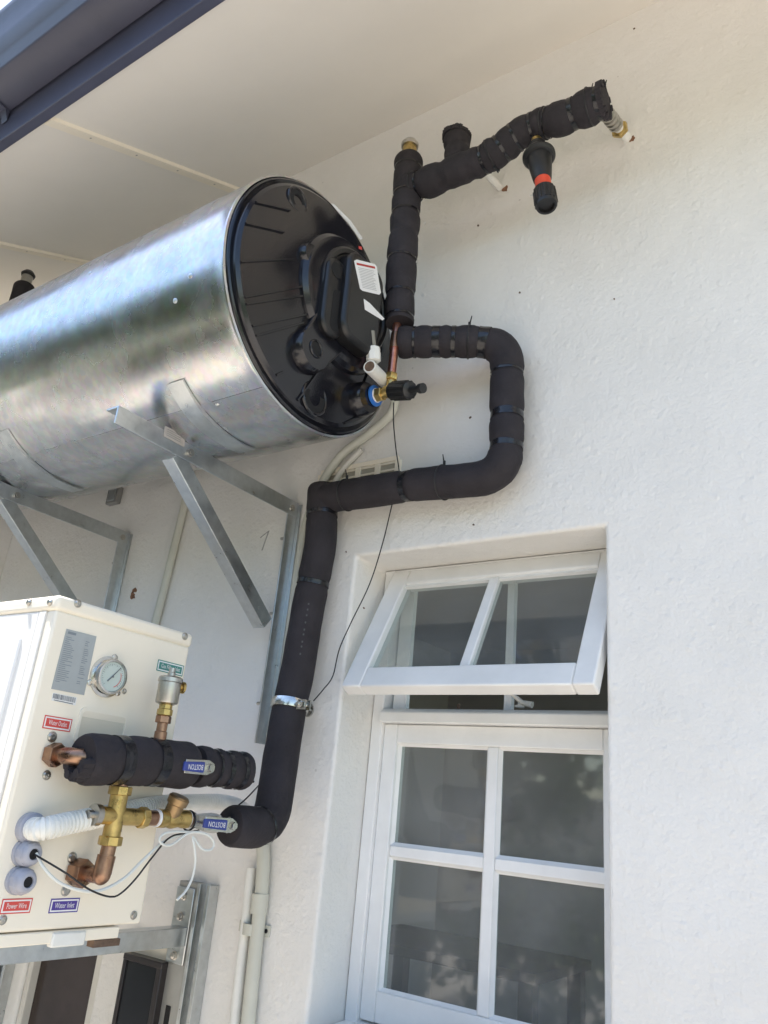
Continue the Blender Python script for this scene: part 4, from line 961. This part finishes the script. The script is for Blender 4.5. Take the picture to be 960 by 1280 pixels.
# automatic air vent
va = at(203, 925, X=AXX); av = thing('air_release_valve', va, 'nickel air release valve standing on the black pipe of the heat pump', 'valve')
ba = at(200, 922, X=AXX); upv = Vector((0, 0, 1)); k = (at(207, 845, X=AXX) - ba).length / 77
obj('stem_pipe', lt(ba, upv, [(.0125, -.02), (.0125, k * 7), (.0105, k * 8), (.0105, k * 22)], 18), 'copper', av)
obj('copper_nut', hexnut(B(), ba + upv * k * 18, ba + upv * k * 27, .0155), 'copper', av)
obj('brass_nut', lt(ba, upv, [(.013, k * 27), (.0155, k * 28), (.0155, k * 35), (.013, k * 36), (.013, k * 42)], 8), 'brass', av)
obj('valve_body', lt(ba, upv, [(.014, k * 41), (.0215, k * 43), (.0225, k * 45), (.0225, k * 69), (.0245, k * 70), (.0245, k * 75), (.021, k * 77), (.0, k * 77.5)], 32), 'nickel', av)
obj('vent_cap', lt(ba, upv, [(.008, k * 77), (.008, k * 82), (.0065, k * 83), (.0065, k * 88), (0, k * 88)], 12), 'nickel', av)
q = ba + upv * k * 66; obj('side_screw', lt(q, (.25, 1, 0), [(.006, 0), (.006, .026), (.012, .027), (.012, .032), (.0, .033)], 14), 'brass', av)

# ball valves with blue levers
def ball_valve(pa, pb_, label, lev0, lev1, full=True):
    t = thing('ball_valve', pa, label, 'valve', 'ball valves with blue levers'); d = (pb_ - pa); L = d.length; d.normalize()
    prof = [(.010, 0), (.0165, .002), (.0165, .014), (.013, .017), (.017, L * .32), (.0195, L * .45), (.0195, L * .58), (.016, L * .72), (.013, L - .016), (.0165, L - .014), (.0165, L - .002), (.010, L)]
    if full: obj('valve_body', lathe(B(), pa, d, prof, 8), 'chrome', t)
    else: obj('valve_body', lathe(B(), pa, d, prof, 20), 'chrome', t)
    c = (lev0 + lev1) / 2; dl = (lev1 - lev0).normalized(); x = .0175; zz = Vector((0, 0, 1)); o_ = lev0 + Vector((x, 0, 0))
    Ll = (lev1 - lev0).length
    bm = prism(B(), [o_ - zz * .013, o_ + dl * Ll - zz * .0145, o_ + dl * (Ll + .016) - zz * .008, o_ + dl * (Ll + .016) + zz * .008, o_ + dl * Ll + zz * .0145, o_ + zz * .013], (.0025, 0, 0)); lv = obj('lever', bm, 'chrome', t, bevel=.0008)
    bm = prism(B(), [o_ + Vector((-.0015, 0, 0)) - zz * .0085 - dl * .004, o_ + Vector((-.0015, 0, 0)) + dl * Ll * .80 - zz * .0105, o_ + Vector((-.0015, 0, 0)) + dl * Ll * .80 + zz * .0105, o_ + Vector((-.0015, 0, 0)) + zz * .0085 - dl * .004], (.0065, 0, 0)); obj('lever_sleeve', bm, 'blue', t, bevel=.002)
    text(t, 'BOSTON', o_ + dl * Ll * .40 + Vector((.0052, 0, 0)), -dl, -zz, .0145, 'white', width=Ll * .62)
    h = o_ + dl * (Ll + .004); obj('stem_nut', hexnut(B(), h + Vector((-.012, 0, 0)), h + Vector((.009, 0, 0)), .0085), 'chrome', t)
    return t
ball_valve(at(222, 957, X=AXX), at(252, 960, X=AXX), 'ball valve half buried in black foam, blue lever in the upper pipe', at(223, 957, X=AXX + .028), at(252, 959, X=AXX + .028), False)
AX2 = -1.283
ball_valve(at(236, 1025, X=AX2), at(291, 1032, X=AX2), 'exposed chrome ball valve with blue lever beside the lower pipe elbow', at(248, 1028, X=AX2 + .006), at(281, 1031, X=AX2 + .006))

# brass cross, strainer, copper elbow to the water inlet
br = thing('brass_cross', at(145, 1020, X=AX2), 'brass cross fitting joining the pipes in front of the heat pump', 'pipe fitting')
c = at(144, 1020, X=AX2); zt = at(145, 985, X=AX2).z; zb = at(141, 1054, X=AX2).z; zv = Vector((0, 0, 1)); yv = Vector((0, 1, 0)); xv = Vector((1, 0, 0))
bm = B(); tube(bm, [(c.x, c.y, zb), (c.x, c.y, zt)], .0165, 24); obj('cross_body', bm, 'brass', br)
for z in (zb - .004, zt - .012): obj('brass_nut', hexnut(B(), (c.x, c.y, z), (c.x, c.y, z + .016), .0215, 8), 'brass', br)
yl, yr = at(116, 1018, X=AX2).y, at(182, 1022, X=AX2).y
obj('cross_arm', tube(B(), [(c.x, yl, c.z), (c.x, yr, c.z)], .0155, 24), 'brass', br)
obj('brass_nut', hexnut(B(), (c.x, yr - .016, c.z), (c.x, yr, c.z), .0195, 8), 'brass', br); obj('side_plug', lt((c.x, yl, c.z), -yv, [(.019, -.012), (.019, 0), (.008, .001), (.008, .012), (.0, .012)], 14), 'nickel', br)
obj('copper_neck', tube(B(), [(c.x, c.y, zt), (c.x, c.y, at(147, 965, X=AX2).z)], .013, 18), 'copper', br)
# copper bend from the cross down to the unit port
wi = at(92, 1090, X=HX); lowp = Vector((c.x, c.y, wi.z))
bend(br, [Vector((c.x, c.y, zb)), Vector((c.x, c.y - .004, wi.z + .002)), Vector((AX2 - .002, wi.y + .016, wi.z)), Vector((HX, wi.y + .002, wi.z))], .0135, 'copper', 'copper_elbow', .028, ((.12, .5, .0165),))
obj('union_nut', hexnut(B(), (HX + .001, wi.y + .002, wi.z), (HX + .030, wi.y + .006, wi.z), .0245), 'copper', br)
# strainer with round cap
s0, s1 = Vector((c.x, yr, c.z)), at(238, 1024, X=AX2); sd = (s1 - s0); sdn = sd.normalized()
sr = thing('strainer', at(210, 1015, X=AX2), 'brass strainer with a round bronze cap right of the brass cross', 'pipe fitting')
obj('copper_sleeve', tube(B(), [s0 - sdn * .004, s0 + sd * .22], .014, 20), 'copper', sr)
obj('thread_tape', tube(B(), [s0 + sd * .20, s0 + sd * .25], .0165, 20), 'white', sr)
obj('strainer_body', lathe(B(), s0 + sd * .25, sdn, [(.013, 0), (.0175, .002), (.0175, .018), (.0155, .022), (.019, sd.length * .30), (.0155, sd.length * .50), (.0175, sd.length * .54), (.0175, sd.length * .66), (.012, sd.length * .68)], 20), 'brass', sr)
q = s0 + sd * .52; dirc = Vector((.35, .10, 1)).normalized(); obj('bronze_cap', lt(q, dirc, [(.016, 0), (.017, .028), (.0205, .030), (.0215, .042), (.018, .046), (0, .047)], 28), mat('bronze', (.40, .27, .14), .4, .8, var=.3, vscale=40), sr)
obj('thread_tape', tube(B(), [s0 + sd * .88, s0 + sd * .93], .0165, 20), 'white', sr)
obj('copper_sleeve', tube(B(), [s0 + sd * .92, s1 + sdn * .004], .0145, 20), 'copper', sr)
q = at(293, 1032, X=AX2); obj('brass_tail', tube(B(), [q - sdn * .012, q + sdn * .01], .0125, 18), 'brass', sr)

# ------------------------------------------------------------------ wires and cord
def wire(nm, pts, r, m, label, cat):
    o = obj(nm, tube(B(), smooth_path(pts, free=True, step=.006), r, 8), m); return tag(o, label, cat)
wire('sensor_wire', [at(492, 503, Y=-.19), at(492, 530, Y=-.16), at(495, 562, Y=-.06), at(499, 592, Y=-.014), at(495, 612, Y=-.012), at(489, 635, Y=-.014), at(478, 680, Y=-.02), at(462, 730, Y=-.03), at(438, 780, Y=-.022), at(424, 812, Y=-.02), at(416, 845, Y=-.02), at(404, 862, Y=-.03), at(392, 876, Y=-.06)], .0016, 'wire', 'thin black wire hanging from the tank cap down to the pipe clamp', 'wire')
wire('sensor_wire', [at(337, 968, Y=-.05), at(325, 980, Y=-.09), at(310, 996, X=-1.31), at(296, 1008, X=-1.31), at(272, 1024, X=-1.315), at(252, 1036, X=-1.305), at(234, 1041, X=-1.262), at(212, 1047, X=-1.262), at(190, 1072, X=-1.26), at(170, 1098, X=-1.26), at(152, 1116, X=-1.26), at(138, 1121, X=-1.26), at(112, 1112, X=-1.25), at(80, 1090, X=-1.26), G1 + Vector((.0, 0, 0))], .0017, 'wire', 'thin black wire sagging from the cable gland across the copper elbow', 'wire')
wire('white_cord', [G1 + Vector((0, .003, .002)), at(56, 1086, X=-1.30), at(74, 1103, X=-1.285), at(100, 1113, X=-1.275), at(126, 1113, X=-1.27), at(155, 1098, X=-1.268), at(180, 1074, X=-1.265), at(205, 1052, X=-1.265), at(236, 1040, X=-1.263)], .0028, 'cord', 'white cord running from the cable gland up to the strainer', 'cord')
wire('white_cord', [at(238, 1040, X=-1.262), at(213, 1040, X=-1.25), at(200, 1046, X=-1.25), at(201, 1054, X=-1.25), at(214, 1056, X=-1.255), at(237, 1041, X=-1.257), at(258, 1043, X=-1.25), at(267, 1053, X=-1.25), at(264, 1062, X=-1.25), at(252, 1061, X=-1.25), at(241, 1046, X=-1.255), at(243, 1060, X=-1.25), at(244, 1078, X=-1.25), at(240, 1098, X=-1.25), at(232, 1114, X=-1.25), at(221, 1125, X=-1.25)], .0024, 'cord', 'white cord tied in a small bow with its end hanging below the valve', 'cord')
o = obj('cable_tie', torus(B(), at(236, 1026, X=AX2), sdn, .0185, .002, 28, 6), 'wire'); tag(o, 'small black cable tie round the pipe left of the exposed ball valve', 'cable tie')

# ------------------------------------------------------------------ garden behind the camera (seen in the steel and the glass)
gwall = obj('garden_wall', bx(-16, 12, -9.2, -9.0, -.02, 1.9), 'gardenwall', smooth=False); tag(gwall, 'plastered garden wall at the end of the lawn', 'wall')
def tree(x, y, h, r, m, label, seed, n=2600):
    random.seed(seed); t = thing('garden_tree', (x, y, 0), label, 'tree', 'trees in the garden'); bm = B()
    top = Vector((x + .2, y, h * .62)); tube(bm, smooth_path([(x, y, -.05), (x + .1, y + .05, h * .3), top], free=True, step=.2), [r * .11 * (1 - .6 * k / 20) for k in range(len(smooth_path([(x, y, -.05), (x + .1, y + .05, h * .3), top], free=True, step=.2)))], 10)
    cs = []
    for k in range(13):
        a = random.uniform(0, 2 * PI); rr = r * random.uniform(.2, .75); e = Vector((x + rr * math.cos(a), y + rr * math.sin(a), h * random.uniform(.5, .95))); cs.append((e, r * random.uniform(.28, .45)))
        tube(bm, [Vector((x + .1, y, h * random.uniform(.3, .55))), e], [r * .035, r * .01], 6)
    obj('trunk', bm, 'bark', t)
    vs, fs = [], []
    for k in range(n):
        c_, cr = random.choice(cs); v = Vector([random.gauss(0, 1) for _ in range(3)]).normalized() * cr * random.random() ** .4; p = c_ + v; s = random.uniform(.05, .12)
        a = Vector([random.gauss(0, 1) for _ in range(3)]).normalized(); b = a.cross(Vector([random.gauss(0, 1) for _ in range(3)])).normalized()
        i = len(vs); vs += [p - a * s, p + b * s * .5, p + a * s, p - b * s * .5]; fs.append((i, i + 1, i + 2, i + 3))
    me = bpy.data.meshes.new('crown'); me.from_pydata(vs, [], fs); me.materials.append(M[m]); o = bpy.data.objects.new('crown', me); C.objects.link(o); o.parent = t; o.matrix_parent_inverse = wmat(t).inverted()
tree(-3.9, -4.3, 3.5, 1.7, 'leafA', 'yellow green garden tree nearest the heat pump', 1, 5200)
tree(-7.2, -4.4, 4.6, 2.1, 'leafB', 'dark green garden tree at the far left', 2, 4200)
tree(-1.2, -7.6, 3.9, 1.7, 'leafA', 'round yellow green garden tree opposite the window', 4, 3600)
tree(2.6, -8.0, 4.2, 1.9, 'leafB', 'dark green garden tree right of the lawn', 3, 3600)

def shrub(x, y, h, r, label, seed, n=1900):
    random.seed(seed); t = thing('garden_shrub', (x, y, 0), label, 'shrub', 'shrubs along the paving'); bm = B()
    for k in range(6):
        a = k * 1.05; tube(bm, [Vector((x, y, -.02)), Vector((x + r * .5 * math.cos(a), y + r * .5 * math.sin(a), h * .7))], [.02, .008], 6)
    obj('stem', bm, 'bark', t)
    vs, fs = [], []
    for k in range(n):
        v = Vector([random.gauss(0, 1) for _ in range(3)]).normalized() * random.random() ** .35; v = Vector((x + v.x * r * random.uniform(.8, 1.1), y + v.y * r * random.uniform(.8, 1.1), h * .52 + v.z * h * .5)); s_ = random.uniform(.03, .065)
        a = Vector([random.gauss(0, 1) for _ in range(3)]).normalized(); b = a.cross(Vector([random.gauss(0, 1) for _ in range(3)])).normalized()
        i = len(vs); vs += [v - a * s_, v + b * s_ * .5, v + a * s_, v - b * s_ * .5]; fs.append((i, i + 1, i + 2, i + 3))
    me = bpy.data.meshes.new('foliage'); me.from_pydata(vs, [], fs); me.materials.append(M['leafA']); o = bpy.data.objects.new('foliage', me); C.objects.link(o); o.parent = t; o.matrix_parent_inverse = wmat(t).inverted()
shrub(-2.3, -3.5, 1.5, .75, 'leafy shrub at the edge of the paving opposite the tank cap', 41)
shrub(-3.7, -3.3, 1.7, .85, 'leafy shrub at the edge of the paving opposite the tank middle', 42)
shrub(-5.2, -3.4, 1.6, .85, 'leafy shrub at the edge of the paving farthest left', 43)
